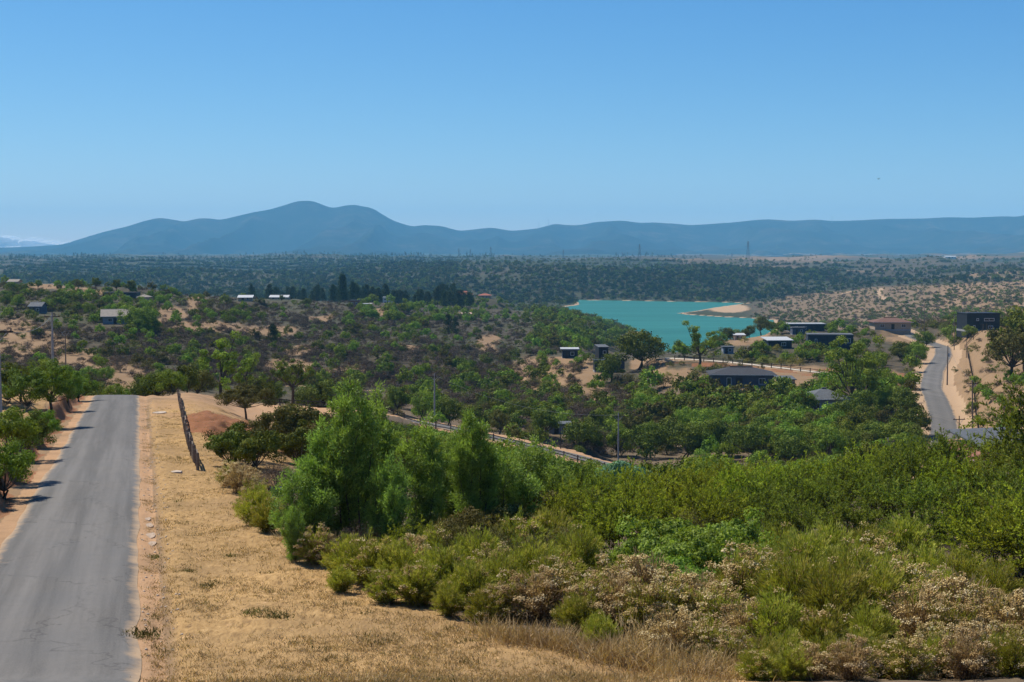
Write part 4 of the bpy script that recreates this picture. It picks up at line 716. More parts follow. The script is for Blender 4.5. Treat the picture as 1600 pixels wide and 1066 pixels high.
PR['oak'] = [crown_tree(61, 5.0, 4.6, 4.2, 42, 4600, 0.26, 'oak', 0.3, 0.35), crown_tree(62, 6.0, 4.2, 5.0, 40, 4600, 0.27, 'olive', 0.3, 0.45), crown_tree(63, 4.4, 5.0, 3.6, 44, 4600, 0.25, 'oak', 0.25, 0.3, stems=2), crown_tree(64, 5.4, 5.2, 4.9, 46, 5000, 0.27, 'green', 0.2, 0.4), crown_tree(65, 4.6, 4.4, 4.2, 40, 4400, 0.25, 'green', 0.2, 0.3)]
PR['loose'] = [crown_tree(66, 8.5, 6.0, 6.8, 24, 4200, 0.26, 'green', 0.35, 0.7, clump=0.125), crown_tree(67, 10.0, 6.5, 8.2, 34, 6500, 0.28, 'green', 0.3, 0.55, clump=0.14)]
PR['round'] = [crown_tree(68, 3.3, 4.9, 2.3, 60, 9000, 0.14, 'olive', 0.4, 0.2, clump=0.13)]
PR['rowtree'] = [crown_tree(71, 3.3, 2.7, 2.7, 44, 8500, 0.12, 'green', 0.28, 0.25, clump=0.17), crown_tree(72, 2.6, 2.9, 2.3, 44, 8000, 0.12, 'green', 0.15, 0.3, clump=0.17, stems=3), crown_tree(73, 2.4, 2.8, 2.2, 40, 7000, 0.12, 'oak', 0.12, 0.3, clump=0.17, stems=3)]
PR['olive'] = [twig_dome(74, 2.0, 2.7, 1300, 0.24, 'olive', 0.16), twig_dome(75, 1.7, 2.9, 1300, 0.24, 'olive', 0.16), twig_dome(76, 2.3, 2.5, 1300, 0.24, 'oak', 0.17)]
PR['dry'] = [twig_dome(77, 1.6, 2.6, 1200, 0.30, 'dryscrub', 0.07), twig_dome(78, 1.8, 2.4, 1200, 0.30, 'dryscrub', 0.07), twig_dome(79, 1.4, 2.9, 1200, 0.28, 'dryscrub', 0.08)]
PR['yellow'] = [twig_dome(80, 1.7, 2.6, 1300, 0.24, 'yellow', 0.12)]
PR['purple'] = [twig_dome(81, 1.7, 2.4, 1300, 0.24, 'purple', 0.16)]
PR['pine'] = [conifer(82, 12, 4.6, 2600, 'pine', 1.0, 0.15), conifer(83, 12, 5.6, 2400, 'pine', 0.8, 0.3), conifer(84, 12, 3.8, 2200, 'pine', 1.2, 0.08)]
PR['cypress'] = [conifer(85, 16, 5.0, 4200, 'pine', 0.6, 0.02)]
PR['dark'] = [None] * 2
PR['pruned'] = [crown_tree(86, 7.0, 4.4, 5.6, 26, 3600, 0.22, 'oak', 0.45, 0.6, clump=0.13)]
PR['tuft'] = [tussock(91, 0.55, 0.6, 260, 'strawblade', 0.009), tussock(92, 0.4, 0.6, 240, 'strawblade', 0.009)]
PR['weed'] = [tussock(93, 0.22, 0.9, 240, 'olive', 0.022)]
NAMES = dict(willow=('willow_tree', 'tree'), acacia=('acacia_shrub', 'shrub'), broom=('broom_shrub', 'shrub'), dryflower=('dry_flower_shrub', 'shrub'), bramble=('bramble_bush', 'bush'), greybush=('grey_green_bush', 'bush'), twiggy=('twiggy_shrub', 'shrub'), bush=('rounded_bush', 'bush'), oak=('evergreen_tree', 'tree'), loose=('open_crowned_tree', 'tree'), round=('round_crowned_tree', 'tree'), rowtree=('roadside_tree', 'tree'), olive=('olive_shrub', 'shrub'), dry=('leafless_shrub', 'shrub'), yellow=('yellow_shrub', 'shrub'), purple=('purple_flowering_shrub', 'shrub'), pine=('pine_tree', 'tree'), cypress=('cypress_tree', 'tree'), pruned=('gnarled_tree', 'tree'), tuft=('grass_tussock', 'grass tuft'), weed=('weed_patch', 'weed'))
HGT = dict(willow=[5.6, 5.0, 3.8], acacia=[2.7, 2.5, 2.8, 2.4], broom=[1.35, 1.2, 1.5], dryflower=[1.15, 1.0], bramble=[1.5], greybush=[1.9], twiggy=[1.3, 1.6], bush=[2.0, 2.0], oak=[5.0, 6.0, 4.4, 5.4, 4.6], loose=[8.5, 10.0], round=[3.3], rowtree=[3.3, 2.6, 2.4], olive=[2.0, 1.7, 2.3], dry=[1.6, 1.8, 1.4], yellow=[1.7], purple=[1.7], pine=[12, 12, 12], cypress=[16], pruned=[7.0], tuft=[0.55, 0.4], weed=[0.22])
ITEMS = []
prg = random.Random(5)
def plant(kind, x, y, h, var=None, desc=None, label=None, group=None, wide=1.0, z=None, rot=None):
    var = prg.randrange(len(PR[kind])) if var is None else var; nm, cat = NAMES[kind]; s = h / HGT[kind][var]
    zz = float(H(x, y)) - 0.03 if z is None else z
    o = empty(nm, (x, y, zz), prg.uniform(0, 6.28) if rot is None else rot, (s * wide, s * wide, s)); o['category'] = cat
    for pn, me in PR[kind][var]: link(pn, me, o, kind='stuff' if pn in ('flower_head', 'blade') else None)
    if group: o['group'] = group
    if label: o['label'] = label
    else:
        a, b = proj(x, y, zz + h * 0.5); ITEMS.append((o, desc or nm.replace('_', ' '), float(a), float(b)))
    return o
def pp(kind, px, Y, h, var=None, desc=None, label=None, group=None, wide=1.0, rot=None):
    x = (px - 800) / F * Y; return plant(kind, x, Y, h, var, desc, label, group, wide, None, rot)

for (px, Y, h) in [(1128, 560, 4.5), (1136, 575, 5), (1142, 590, 4), (1150, 610, 4.5), (1162, 600, 4), (1172, 596, 5), (1205, 620, 5.5), (1216, 610, 4.5), (1120, 548, 4), (1110, 530, 3.5), (1225, 600, 4)]: pp('oak', px, Y, h, prg.choice([0, 2, 3]), desc='bushy tree on the near lake bank')
# willows
for (px, Y, h, v, wd, lb) in [(545, 47, 6.2, 0, 0.78, 'tallest bright green willow, left of the willow group'), (470, 46, 3.2, 2, 0.95, 'low bushy willow at the left end of the willow group'), (503, 47.0, 4.5, 1, 0.85, 'middle-height willow just left of the tallest willow'), (582, 50, 5.9, 1, 0.8, 'slim willow close behind the tallest one on its right'), (608, 45.5, 3.7, 2, 0.6, 'short slim willow in the gap between the two big clumps'), (662, 48, 4.9, 1, 0.9, 'willow forming the left half of the right-hand clump'), (738, 49, 5.4, 0, 0.78, 'tall round-topped willow at the right of the willow clump'), (700, 51, 4.3, 1, 0.9, 'willow filling in behind the right-hand clump'), (785, 50, 3.9, 2, 0.9, 'lower willow at the right end of the willow group'), (838, 60, 4.2, 2, 1.0, 'small willow standing apart right of the willow group'), (455, 44.5, 1.9, 2, 0.7, 'lowest bright green willow shoots beside the mown verge')]:
    pp('willow', px, Y, h, v, label=lb, group='willows beside the mown verge', wide=wd)
LAND += [('tallest willow', 548, 720), ('round-topped right willow', 738, 740), ('leafy bramble thicket', 1090, 880)]
# foreground acacias
gA = 'acacia thicket below the verge'
AC = [(905, 50, 2.3, 0), (965, 46, 2.4, 1), (1010, 52, 2.5, 0), (1060, 58, 2.7, 1), (1110, 50, 2.4, 0), (1150, 60, 2.8, 1), (1180, 52, 2.3, 2), (1215, 64, 2.8, 0), (1255, 56, 2.6, 2), (1290, 66, 2.9, 1), (1330, 58, 2.6, 2), (1365, 68, 2.9, 0), (1390, 56, 2.6, 3), (1430, 62, 3.0, 2), (1455, 52, 2.7, 3), (1490, 60, 2.5, 1), (1520, 50, 2.1, 2), (1545, 60, 2.3, 0), (1590, 52, 2.6, 2), (1632, 60, 5.0, 2), (1555, 44, 2.5, 1), (1610, 42, 2.6, 0), (1440, 46, 2.1, 3), (1340, 49, 2.1, 3), (1250, 48, 2.0, 3), (1130, 70, 2.8, 0), (1050, 68, 2.6, 1), (980, 64, 2.5, 0), (920, 62, 2.5, 2), (870, 57, 2.3, 2), (1230, 76, 2.7, 0), (1310, 78, 2.8, 1), (1180, 80, 2.7, 0), (1400, 78, 2.8, 0), (1090, 82, 2.6, 1), (1000, 78, 2.4, 1), (930, 76, 2.3, 0), (1570, 72, 2.6, 0), (1628, 46, 3.2, 3), (1500, 72, 3.0, 2), (1455, 74, 3.6, 3), (870, 72, 2.3, 1), (800, 66, 2.2, 2), (1660, 40, 3.0, 0), (1660, 56, 4.0, 3), (640, 44.0, 1.5, 1)]
for (px, Y, h, v) in AC: pp('acacia', px, Y, h, v, desc='yellow-green feathery acacia shrub' if v < 2 else 'darker green thorny acacia shrub', group=gA)
for i, (px, Y, h) in enumerate([(1690, 48, 2.8), (1700, 64, 3.2), (1740, 54, 2.8), (1760, 70, 3.2), (1720, 36, 2.2), (1780, 42, 2.5), (1830, 52, 2.8), (1850, 34, 2.2), (1690, 31, 1.6), (1900, 44, 2.6), (1790, 30, 1.6)]): pp('acacia', px, Y, h, i % 4, desc='acacia shrub beyond the right edge', group=gA)
# broom, dry flowers, brambles along the edge of the verge
for (px, Y, h, v) in [(540, 42.5, 1.3, 0), (580, 41.5, 1.5, 1), (625, 41, 1.4, 2), (600, 38.6, 1.0, 1), (650, 38.3, 1.2, 1), (690, 39.5, 1.5, 0), (735, 38, 1.35, 0), (700, 36.7, 0.9, 2), (760, 36.2, 1.0, 1), (790, 39.5, 1.5, 2), (830, 41, 1.6, 0), (745, 42.5, 1.6, 2), (680, 43.5, 1.5, 1), (870, 39.5, 1.45, 1), (905, 42.5, 1.7, 2), (400, 53, 1.5, 0), (415, 50.5, 1.2, 2), (1250, 35.5, 1.9, 0), (1310, 34.4, 1.9, 2), (1375, 35, 1.8, 0), (1290, 32, 1.3, 1), (1220, 32.6, 1.5, 2), (1405, 37.5, 1.7, 1), (1335, 38, 1.9, 2), (1265, 40, 1.8, 0), (1300, 29.4, 1.0, 2), (1200, 29.6, 0.9, 0), (1390, 29.6, 0.9, 1), (1245, 28.7, 0.8, 2), (1190, 28.4, 0.7, 1), (1480, 29.4, 0.9, 2), (1560, 29.2, 0.9, 0), (1600, 28.6, 0.9, 1), (1370, 32.6, 1.2, 2), (1180, 39.5, 1.5, 2), (1450, 41, 1.6, 0), (1510, 40, 1.6, 2), (1230, 42.5, 1.7, 2), (1300, 42.5, 1.8, 0), (1360, 43.5, 1.8, 2), (1420, 45, 1.8, 0), (1480, 38, 1.3, 0), (1240, 30.6, 1.0, 0), (1350, 30.8, 1.0, 2), (960, 39, 1.2, 1), (905, 34.6, 1.0, 0), (940, 32.6, 0.9, 2), (1570, 38.5, 1.4, 2), (530, 40.2, 0.8, 2), (860, 46, 1.8, 0), (820, 45.5, 1.7, 1), (760, 45.5, 1.6, 0)]:
    pp('broom', px, Y, h, v, desc='olive broom shrub with upright stems', group='broom shrubs edging the verge')
for (px, Y, h, v) in [(490, 44.3, 1.1, 0), (515, 44.5, 0.9, 1), (395, 58, 1.1, 0), (372, 62, 1.2, 1), (355, 66, 1.1, 0), (640, 42.4, 1.2, 1), (770, 40.8, 1.3, 0), (800, 36.6, 1.15, 0), (845, 36.4, 1.2, 1), (880, 36.6, 1.2, 0), (930, 35.6, 1.2, 0), (970, 35.4, 1.2, 1), (1010, 34.6, 1.25, 0), (1050, 35, 1.25, 0), (1090, 35.6, 1.2, 1), (1130, 34.2, 1.25, 0), (1165, 37, 1.6, 0), (1175, 33, 1.1, 1), (1010, 37.6, 1.3, 1), (960, 38.5, 1.3, 0), (1060, 32.0, 1.0, 1), (1110, 31.6, 0.95, 0), (1440, 36.8, 1.4, 0), (1480, 35.4, 1.45, 0), (1515, 34.6, 1.4, 1), (1450, 33.4, 1.3, 1), (1500, 32.4, 1.25, 0), (1550, 33.2, 1.35, 0), (1590, 32.5, 1.35, 1), (1580, 30.6, 1.0, 0), (1530, 30.6, 1.0, 1), (1210, 38.8, 1.3, 0), (1150, 31, 0.9, 0), (1340, 28.7, 0.8, 1), (1430, 28.8, 0.9, 0), (1520, 28.8, 0.9, 1), (1270, 28.9, 0.7, 1), (1375, 40.5, 1.5, 0), (1470, 31, 0.9, 0), (1630, 32, 1.2, 0)]:
    pp('dryflower', px, Y, h, v, desc='dry shrub with cream seed heads', group='dry seed-headed shrubs')
for (px, Y, h) in [(1020, 42.5, 1.5), (1075, 41, 1.5), (1120, 42.5, 1.6), (1160, 41, 1.4), (1050, 39.2, 1.2), (1095, 38.2, 1.1), (1140, 44.5, 1.6), (1045, 45, 1.6)]: pp('bramble', px, Y, h, desc='fresh green leafy bramble bush', group='bramble thicket')
for (px, Y, h) in [(955, 78, 2.7), (985, 80, 2.6), (1000, 83, 2.2)]: pp('greybush', px, Y, h, desc='silvery grey-green bush above the acacias', group='silvery bushes')
for (px, Y, h, v) in [(700, 43.5, 1.6, 1), (740, 44, 1.7, 1), (780, 43.5, 1.5, 1), (640, 45, 1.5, 1), (840, 43, 1.3, 0), (880, 44, 1.5, 1), (1080, 47, 1.6, 1), (1420, 43, 1.3, 0), (560, 45, 1.3, 0), (420, 60, 1.3, 0), (440, 56, 1.0, 0), (430, 66, 1.4, 0)]:
    pp('twiggy', px, Y, h, v, desc='brown twiggy shrub' if v == 0 else 'dense olive twiggy shrub', group='twiggy shrubs on the bank')
for (px, Y, h, v) in [(360, 74, 1.9, 1), (397, 73, 2.0, 1), (380, 78, 2.1, 0), (445, 90, 3.0, 0), (475, 94, 3.4, 0), (505, 88, 3.0, 0), (470, 80, 2.2, 1), (735, 45, 1.8, 0), (845, 52, 2.0, 0), (800, 48, 1.7, 0)]: pp('bush', px, Y, h, v, desc='dense rounded olive bush' if v == 0 else 'dense rounded dark green bush', group='rounded bushes behind the verge')
for (px, Y, h) in [(760, 34.3, 0.5), (790, 33.6, 0.55), (820, 33.4, 0.6), (850, 33, 0.6), (880, 32.6, 0.65), (915, 32.2, 0.6), (950, 31.4, 0.7), (985, 31.2, 0.7), (1020, 30.9, 0.7), (1060, 30.6, 0.75), (1100, 30.3, 0.7), (1140, 30.2, 0.7), (1180, 30.6, 0.8), (1000, 32.8, 0.8), (1040, 33, 0.8), (1200, 31.6, 0.8), (420, 53.5, 0.5), (445, 49, 0.5), (465, 46, 0.5), (1400, 30.3, 0.5), (1150, 29.3, 0.5), (1270, 29.0, 0.45), (1440, 29.2, 0.5), (1570, 29.0, 0.5), (1100, 29.3, 0.5), (1050, 29.5, 0.5)]:
    pp('tuft', px, Y, h * 1.15, desc='dry straw-coloured grass tussock', group='dry tussocks edging the verge', wide=1.3)
for (px, py, h, lb) in [(430, 962, 0.16, 'widest low green weed patch on the open mown verge'), (320, 916, 0.14, 'dark weed patch on the verge left of the wide one'), (213, 993, 0.2, 'green weed clump at the near right edge of the road'), (239, 872, 0.16, 'small green weed beside the roadside rubble'), (290, 892, 0.10, 'tiny weed on the verge right of the rubble'), (360, 870, 0.12, 'thin weed patch on the verge near the nearest broom'), (398, 958, 0.13, 'weed touching the left end of the widest weed patch')]:
    x, y = cast([px], [py]); plant('weed', float(x[0]), float(y[0]), h, 0, label=lb, group='weeds on the verge', wide=1.6)
# left roadside row and trees round the crest
gR = 'trees along the road bank'
for (px, py, h, v, lb) in [(80, 645, 3.4, 0, 'round tree with visible trunk on the road bank'), (107, 634, 3.0, 0, 'tree right behind the round trunked tree on the bank'), (124, 627, 2.6, 1, 'farthest bushy tree of the row on the road bank'), (66, 690, 1.9, 1, 'small bush in the middle of the row on the road bank'), (40, 706, 2.0, 2, 'dark bushy tree mid-row on the road bank'), (14, 716, 2.4, 1, 'bushy tree at the left edge behind the nearest one'), (4, 778, 2.4, 1, 'nearest bright green bushy tree at the left edge'), (40, 640, 2.6, 2, 'olive tree behind the wooden post at the left'), (10, 632, 2.8, 2, 'tall bushy tree at the left edge behind the pole')]:
    x, y = cast([px], [py]); plant('rowtree', float(x[0]), float(y[0]), h, v, label=lb, group=gR)
pp('rowtree', -60, 58, 2.0, 1, label='bushy roadside tree just beyond the left edge, shading the road bank', group=gR); pp('rowtree', -110, 50, 2.0, 1, label='bushy roadside tree nearest the camera, left of the picture', group=gR)
x, y = cast([385], [656]); plant('round', float(x[0]), float(y[0]), 3.2, 0, label='lone round-crowned tree with short trunk on the dirt pad', wide=1.0)
for (px, Y, h, lb) in [(345, 195, 9.0, 'open-crowned tree with two leafy lobes beyond the road crest'), (375, 205, 7.0, 'smaller open-crowned tree behind the two-lobed one')]: pp('loose', px, Y, h, 0, label=lb)
pp('pruned', 455, 212, 8.2, 0, label='gnarled thick-trunked tree beside the dirt pad', wide=0.9)
for i, (px, Y, h, v) in enumerate([(222, 160, 3.4, 0), (248, 158, 3.2, 2), (268, 156, 2.8, 4), (238, 175, 5.0, 1), (290, 178, 4.0, 0), (308, 190, 4.5, 1), (400, 222, 5, 2), (425, 230, 5, 0), (175, 158, 2.2, 4), (190, 160, 2.0, 4), (145, 190, 4.0, 0), (60, 150, 3.0, 3), (20, 145, 3.0, 0), (130, 170, 3.6, 2), (505, 215, 4.5, 0), (480, 222, 4, 2)]): pp('oak', px, Y, h, v, desc='evergreen tree beyond the road crest')
# key trees on the right
for (px, py, Y, h, kind, v, lb) in [(1000, 584, 384, 10.5, 'oak', 2, 'big dark tree on the knoll right of the box cabin'), (955, 616, 366, 7.5, 'oak', 0, 'dense dark tree on the slope below the box cabin'), (1093, 592, 372, 11.5, 'loose', 0, 'tall open tree at the bend of the gravel road'), (1330, 650, 288, 14.5, 'loose', 1, 'biggest spreading tree beside the grey house'), (1355, 648, 292, 11.0, 'loose', 0, 'tall tree right of the biggest spreading tree'), (1414, 656, 276, 6.2, 'oak', 0, 'round tree beside the lower bend of the winding road'), (1435, 578, 396, 5.6, 'oak', 4, 'tree on the inner side of the winding road'), (1412, 580, 400, 5.6, 'oak', 2, 'tree just left of the one inside the road bend'), (1190, 522, 610, 9.0, 'oak', 1, 'dark tree by the lake right of the small cabin'), (1583, 602, 282, 11.5, 'oak', 1, 'big dark tree at the right edge above the tan bank'), (1608, 598, 292, 13, 'oak', 0, 'tallest dark tree cut by the right edge'), (1446, 534, 470, 5.5, 'oak', 2, 'spreading tree on the island of the road bend'), (1492, 527, 480, 6.5, 'oak', 4, 'leafy tree left of the black two-storey house'), (1517, 525, 452, 4.2, 'oak', 4, 'small bush-like tree in front of the black house'), (1412, 706, 235, 4.6, 'oak', 4, 'small fresh green tree left of the road bottom'), (1475, 655, 205, 1.0, 'oak', 4, 'tiny bush at the road edge')][:-1]:
    x = (px - 800) / F * Y; plant(kind, x, Y, h, v, label=lb)
for (px, Y, h, v) in [(1175, 245, 6.5, 2), (1200, 262, 5.5, 0), (1230, 250, 5.5, 1), (1255, 255, 4.6, 0), (1285, 245, 4.4, 2), (1318, 262, 6, 0), (1340, 250, 6, 2), (1368, 240, 5, 0), (1385, 262, 4.5, 1), (1150, 266, 5.5, 1), (1120, 255, 6.5, 0), (1095, 275, 6.5, 3), (1070, 255, 6.5, 2), (1045, 275, 6, 0), (1015, 258, 6.5, 2), (990, 285, 6, 1), (1130, 292, 4.2, 3), (1180, 292, 4.2, 0), (1215, 280, 4.8, 1), (1080, 312, 4.6, 0), (1020, 310, 5, 3), (965, 262, 6, 3), (935, 285, 6, 0), (910, 255, 5.5, 2), (880, 275, 5.5, 3), (850, 258, 5.5, 0), (1350, 276, 6, 0), (1375, 292, 5, 3), (1300, 235, 5.5, 3), (1240, 232, 5.0, 2), (780, 270, 5.5, 1), (740, 258, 5.5, 0), (700, 268, 5.5, 2), (660, 262, 5.0, 3), (620, 266, 5.0, 0), (815, 300, 5.5, 2)]: pp('oak', px, Y, h, v, desc='dense evergreen tree in the valley')
for (px, Y, h) in [(1192, 395, 2.2), (1207, 396, 2.0), (1222, 395, 2.3), (1238, 393, 2.2), (1251, 392, 2.0), (1330, 398, 2.6), (1170, 400, 1.8), (1215, 420, 2.0)]: pp('yellow', px, Y, h, desc='yellow-green shrub by the gravel road', group='yellow shrubs by the gravel road')
pp('purple', 1378, 300, 2.0, 0, label='purple flowering shrub beside the winding road')
for i, (px, Y, h, v, wd) in enumerate([(206, 438, 7.0, 3, 1.1), (222, 440, 7.5, 4, 1.1), (236, 438, 5.5, 4, 1.0), (214, 434, 5.0, 3, 1.1)]): pp('oak', px, Y, h, v, desc='bright green tree by the hillside house', wide=wd)
hx = [(10, 478, 4), (28, 482, 4.5), (75, 486, 3.5), (92, 480, 3.5), (118, 472, 4), (140, 470, 4.5), (205, 456, 5.5), (182, 456, 5), (150, 452, 5), (235, 472, 4.5), (250, 476, 4), (140, 492, 4), (262, 486, 3.5), (310, 474, 4), (330, 500, 3.2), (360, 508, 3.4), (372, 496, 3), (20, 455, 4), (60, 452, 4), (90, 450, 3.5), (120, 448, 4), (270, 462, 4), (300, 462, 3.5), (168, 478, 4), (198, 478, 4), (225, 492, 5), (165, 600, 3.4), (160, 578, 2.6), (128, 545, 2.4), (205, 535, 2.4), (135, 600, 3.4), (440, 470, 4), (480, 480, 4.5), (570, 492, 4), (545, 498, 3.5), (640, 488, 5), (690, 505, 5), (655, 512, 4)]
cx_, cy_ = cast([q[0] for q in hx], [q[1] for q in hx], 165.0)
for q, X, Y in zip(hx, cx_, cy_): plant('oak', float(X), float(Y), q[2], prg.choice([0, 2, 3, 4, 4]), desc='leafy tree on the left hillside')
# cypress pair and pines
pp('cypress', 535, 930, 18.5, 0, label='tallest dark cypress on the ridge behind the brick block', wide=0.85); pp('cypress', 551, 935, 14.5, 0, label='second cypress, shorter, right of the tallest one', wide=0.8)
gp = np.random.default_rng(3)
for i in range(120):
    px = gp.uniform(392, 735); Y = gp.uniform(960, 1280); pp('pine', px, Y, gp.uniform(8.5, 14.5), desc='dark pine tree in the far row', group='row of pines beyond the hill')
for (px, Y, h) in [(425, 470, 7), (428, 482, 6), (700, 640, 9), (712, 650, 8)]: pp('pine', px, Y, h, 0, desc='dark conifer on the hillside')

# ------------------------------------------------------------------ scrub on the slopes, spread over what the photograph shows of them
def bare_at(px, py):
    s = np.zeros(px.shape); jx = 40 * fbm(px / 26, py / 12, 1, 3); jy = 16 * fbm(px / 24, py / 12, 4, 3)
    for (cx, cy, rx, ry_) in BARE: s = np.maximum(s, np.exp(-(((px + jx - cx) / rx) ** 2 + ((py + jy - cy) / ry_) ** 2) ** 2))
    return s
def blocked(x, y):
    m = lake_sd(x, y) > -3
    for Q, w_ in ((ROAD_R, 5.0), (ROAD_W, 6.5), (ROAD_F, 6.0), (TRACKS[0], 2.5), (TRACKS[1], 2.5)):
        sel = (np.abs(y - Q[:, 1].mean()) < 400)
        if sel.any(): d, _ = near_poly(x[sel], y[sel], Q[::2]); m[sel] |= d < w_
    for (hx, hy, r, Yf) in ZONES_OFF: m |= np.hypot(x - hx, y - hy) < r; m |= (np.abs(x / y - hx / Yf) < r / Yf * 0.75) & (y < Yf) & (y > Yf - 12)
    return m
OK_, GR, OL, DR, YE = 'oak', 'green', 'olive', 'dry', 'yellow'
ZN = [ # px0 px1 py0 py1, per 1000 px2, mix, heights by kind
 (0, 400, 436, 508, 60, dict(olive=.38, oak=.17, dry=.45), (0.9, 2.5), (2.4, 4.4), 0.9),
 (0, 330, 505, 612, 70, dict(olive=.24, oak=.06, dry=.70), (0.7, 2.3), (2.2, 3.4), 0.85),
 (300, 560, 472, 605, 90, dict(olive=.20, oak=.03, dry=.77), (0.8, 2.4), (2.4, 3.8), 0.85),
 (540, 900, 488, 610, 85, dict(olive=.22, oak=.05, dry=.73), (0.9, 2.5), (2.6, 4.4), 0.9),
 (560, 905, 466, 506, 34, dict(olive=.3, green=.7), (1.5, 2.6), (3.0, 5.5), 0.3),
 (840, 1000, 474, 548, 42, dict(olive=.2, oak=.65, green=.15), (1.6, 2.6), (3.5, 6.0), 0.3),
 (480, 1010, 598, 712, 26, dict(olive=.38, oak=.15, dry=.47), (1.6, 2.9), (2.8, 4.8), 1),
 (1000, 1440, 598, 720, 15, dict(olive=.25, oak=.55, green=.2), (1.5, 2.8), (3.0, 5.5), 1),
 (1030, 1500, 506, 600, 22, dict(olive=.42, oak=.2, green=.3, yellow=.08), (1.2, 2.4), (2.4, 4.6), 1),
 (800, 940, 545, 642, 7, dict(olive=.3, oak=.35, green=.35), (1.0, 1.8), (2.0, 3.4), 0.2),
 (1478, 1600, 520, 700, 10, dict(olive=.6, dry=.25, green=.15), (0.6, 1.8), (2.0, 3.0), 0.0),
 (1150, 1600, 440, 514, 170, dict(olive=.6, dry=.25, oak=.15), (1.5, 3.0), (2.4, 4.0), 0.6),
 (440, 1600, 416, 476, 230, dict(oak=.16, dark=.36, dry=.38, olive=.10), (2.5, 4.5), (3.5, 7.0), 0),
 (0, 720, 404, 474, 220, dict(oak=.42, dark=.30, olive=.12, dry=.1, pine=.06), (2.5, 4.0), (4.0, 8.0), 0),
 (0, 1600, 399, 427, 150, dict(oak=.45, olive=.5, pine=.05), (3.0, 6.0), (4.0, 9.0), 0),
]
SX = {k_: [] for k_ in ('oak', 'green', 'olive', 'dry', 'yellow', 'pine', 'dark')}
gs = np.random.default_rng(21)
for (a0, a1, b0, b1, den, mixd, hs, ht, bk) in ZN:
    n = int((a1 - a0) * (b1 - b0) / 1000 * den); px = gs.uniform(a0, a1, n); py = gs.uniform(b0, b1, n)
    if a0 == 1150: py = np.where(py < TL(px) + 5 * gs.normal(size=n), 300, py)
    if a1 == 1600 and b0 == 416: py = np.where(py > TL(px) + 3 * gs.normal(size=n), 300, py)
    x, y = cast(px, py, 150.0); ok = ~np.isnan(y); ymin = {404: 1150, 416: 1500, 399: 2300}.get(b0, 165); ok[ok] &= (y[ok] < 9000) & (y[ok] > ymin); px, py, x, y = px[ok], py[ok], x[ok], y[ok]
    clump = fbm(x / 28, y / 28, 2, 3) + 0.5 if b0 > 430 else 0.55 + 1.6 * WN(x, y) - 0.22 * (px > 850) * (y > 2700)
    keep = (gs.random(len(x)) > bare_at(px, py) * bk * 0.93) & (gs.random(len(x)) < 0.35 + 1.3 * (clump - 0.25)) & ~blocked(x, y)
    keep &= ~(np.exp(-(((px - 1120) / 72) ** 2 + ((py - 487) / 12) ** 2) ** 2) > 0.4)
    if b0 > 590: keep &= ~((px < 600) & (y < 215))
    x, y = x[keep], y[keep]; kinds = list(mixd); pk = np.array([mixd[k_] for k_ in kinds]); ci = gs.choice(len(kinds), len(x), p=pk / pk.sum())
    for i in range(len(x)):
        k_ = kinds[ci[i]]
        if k_ in ('oak', 'green') and 330 < y[i] < 388 and 0.10 < x[i] / y[i] < 0.232: continue
        if k_ in ('oak', 'green') and 395 < y[i] < 600 and 0.25 < x[i] / y[i] < 0.31: k_ = 'olive'
        lo, hi = ht if k_ in ('oak', 'green', 'dark') else ((8, 16) if k_ == 'pine' else hs); SX[k_].append((x[i], y[i], lo + (hi - lo) * gs.random() ** 1.6))
for i in range(130):                                        # taller trees down to the water on the wooded point
    a_, b_ = LAKE[21], LAKE[25]; tt = gs.random(); c = a_ * (1 - tt) + b_ * tt; X = c[0] - gs.uniform(6, 60); Y = c[1] - gs.uniform(-25, 30)
    if lake_sd(np.array([X]), np.array([Y]))[0] < -4: SX['oak'].append((X, Y, gs.uniform(5, 8.5)))
for i in range(900):                                        # groves on the far plateau
    px = gs.choice([gs.uniform(15, 182), gs.uniform(240, 660), gs.uniform(560, 780), gs.uniform(900, 1100)], p=[.34, .40, .16, .10]); Y = gs.uniform(3800, 5400); SX['pine'].append(((px - 800) / F * Y, Y, gs.uniform(9, 17)))
for i in range(500):
    px = gs.uniform(60, 700); Y = gs.uniform(1300, 1900); SX['pine'].append(((px - 800) / F * Y, Y, gs.uniform(7, 13)))
for i in range(420):                                        # the hollow behind the acacias
    px = gs.uniform(540, 1400); Y = gs.uniform(105, 235); X = (px - 800) / F * Y
    if blocked(np.array([X]), np.array([Y]))[0]: continue
    k_ = gs.choice(['oak', 'olive', 'green', 'dry'], p=[.38, .34, .12, .16]); SX[k_].append((X, Y, gs.uniform(2.2, 4.2) if k_ in ('oak', 'green') else gs.uniform(1.5, 2.6)))
def clear_h(x, y):                                          # how tall a plant may stand without hiding the lower fenced road
    px = 800 + F * x / y; py = np.interp(px, [500, 610, 700, 780, 860, 925, 990], [644, 660, 677, 695, 713, 730, 748]); return at(px, py, y)[2] - float(H(x, y))
for k_ in SX:
    L = []
    for (x, y, h) in SX[k_]:
        if y < 226 and -0.1 < x / y < 0.075:
            c = clear_h(x, y)
            if c < 0.9: continue
            h = min(h, c)
        L.append((x, y, h))
    SX[k_] = L
DESC = dict(oak=['dark evergreen tree', 'upright evergreen tree', 'broad evergreen tree', 'green leafy tree', 'small leafy tree'], green=['', '', '', 'bright leafy tree', 'bright bushy tree'], olive=['olive domed shrub', 'low olive shrub', 'deep green shrub'], dry=['brown leafless shrub', 'grey-brown twiggy shrub', 'low brown shrub'], yellow=['yellow-green shrub'])
GRP = dict(oak='evergreen trees on the slopes', green='bright leafy trees in the gardens', olive='olive shrubs on the slopes', dry='leafless shrubs on the slopes', yellow='yellow shrubs on the plateau')
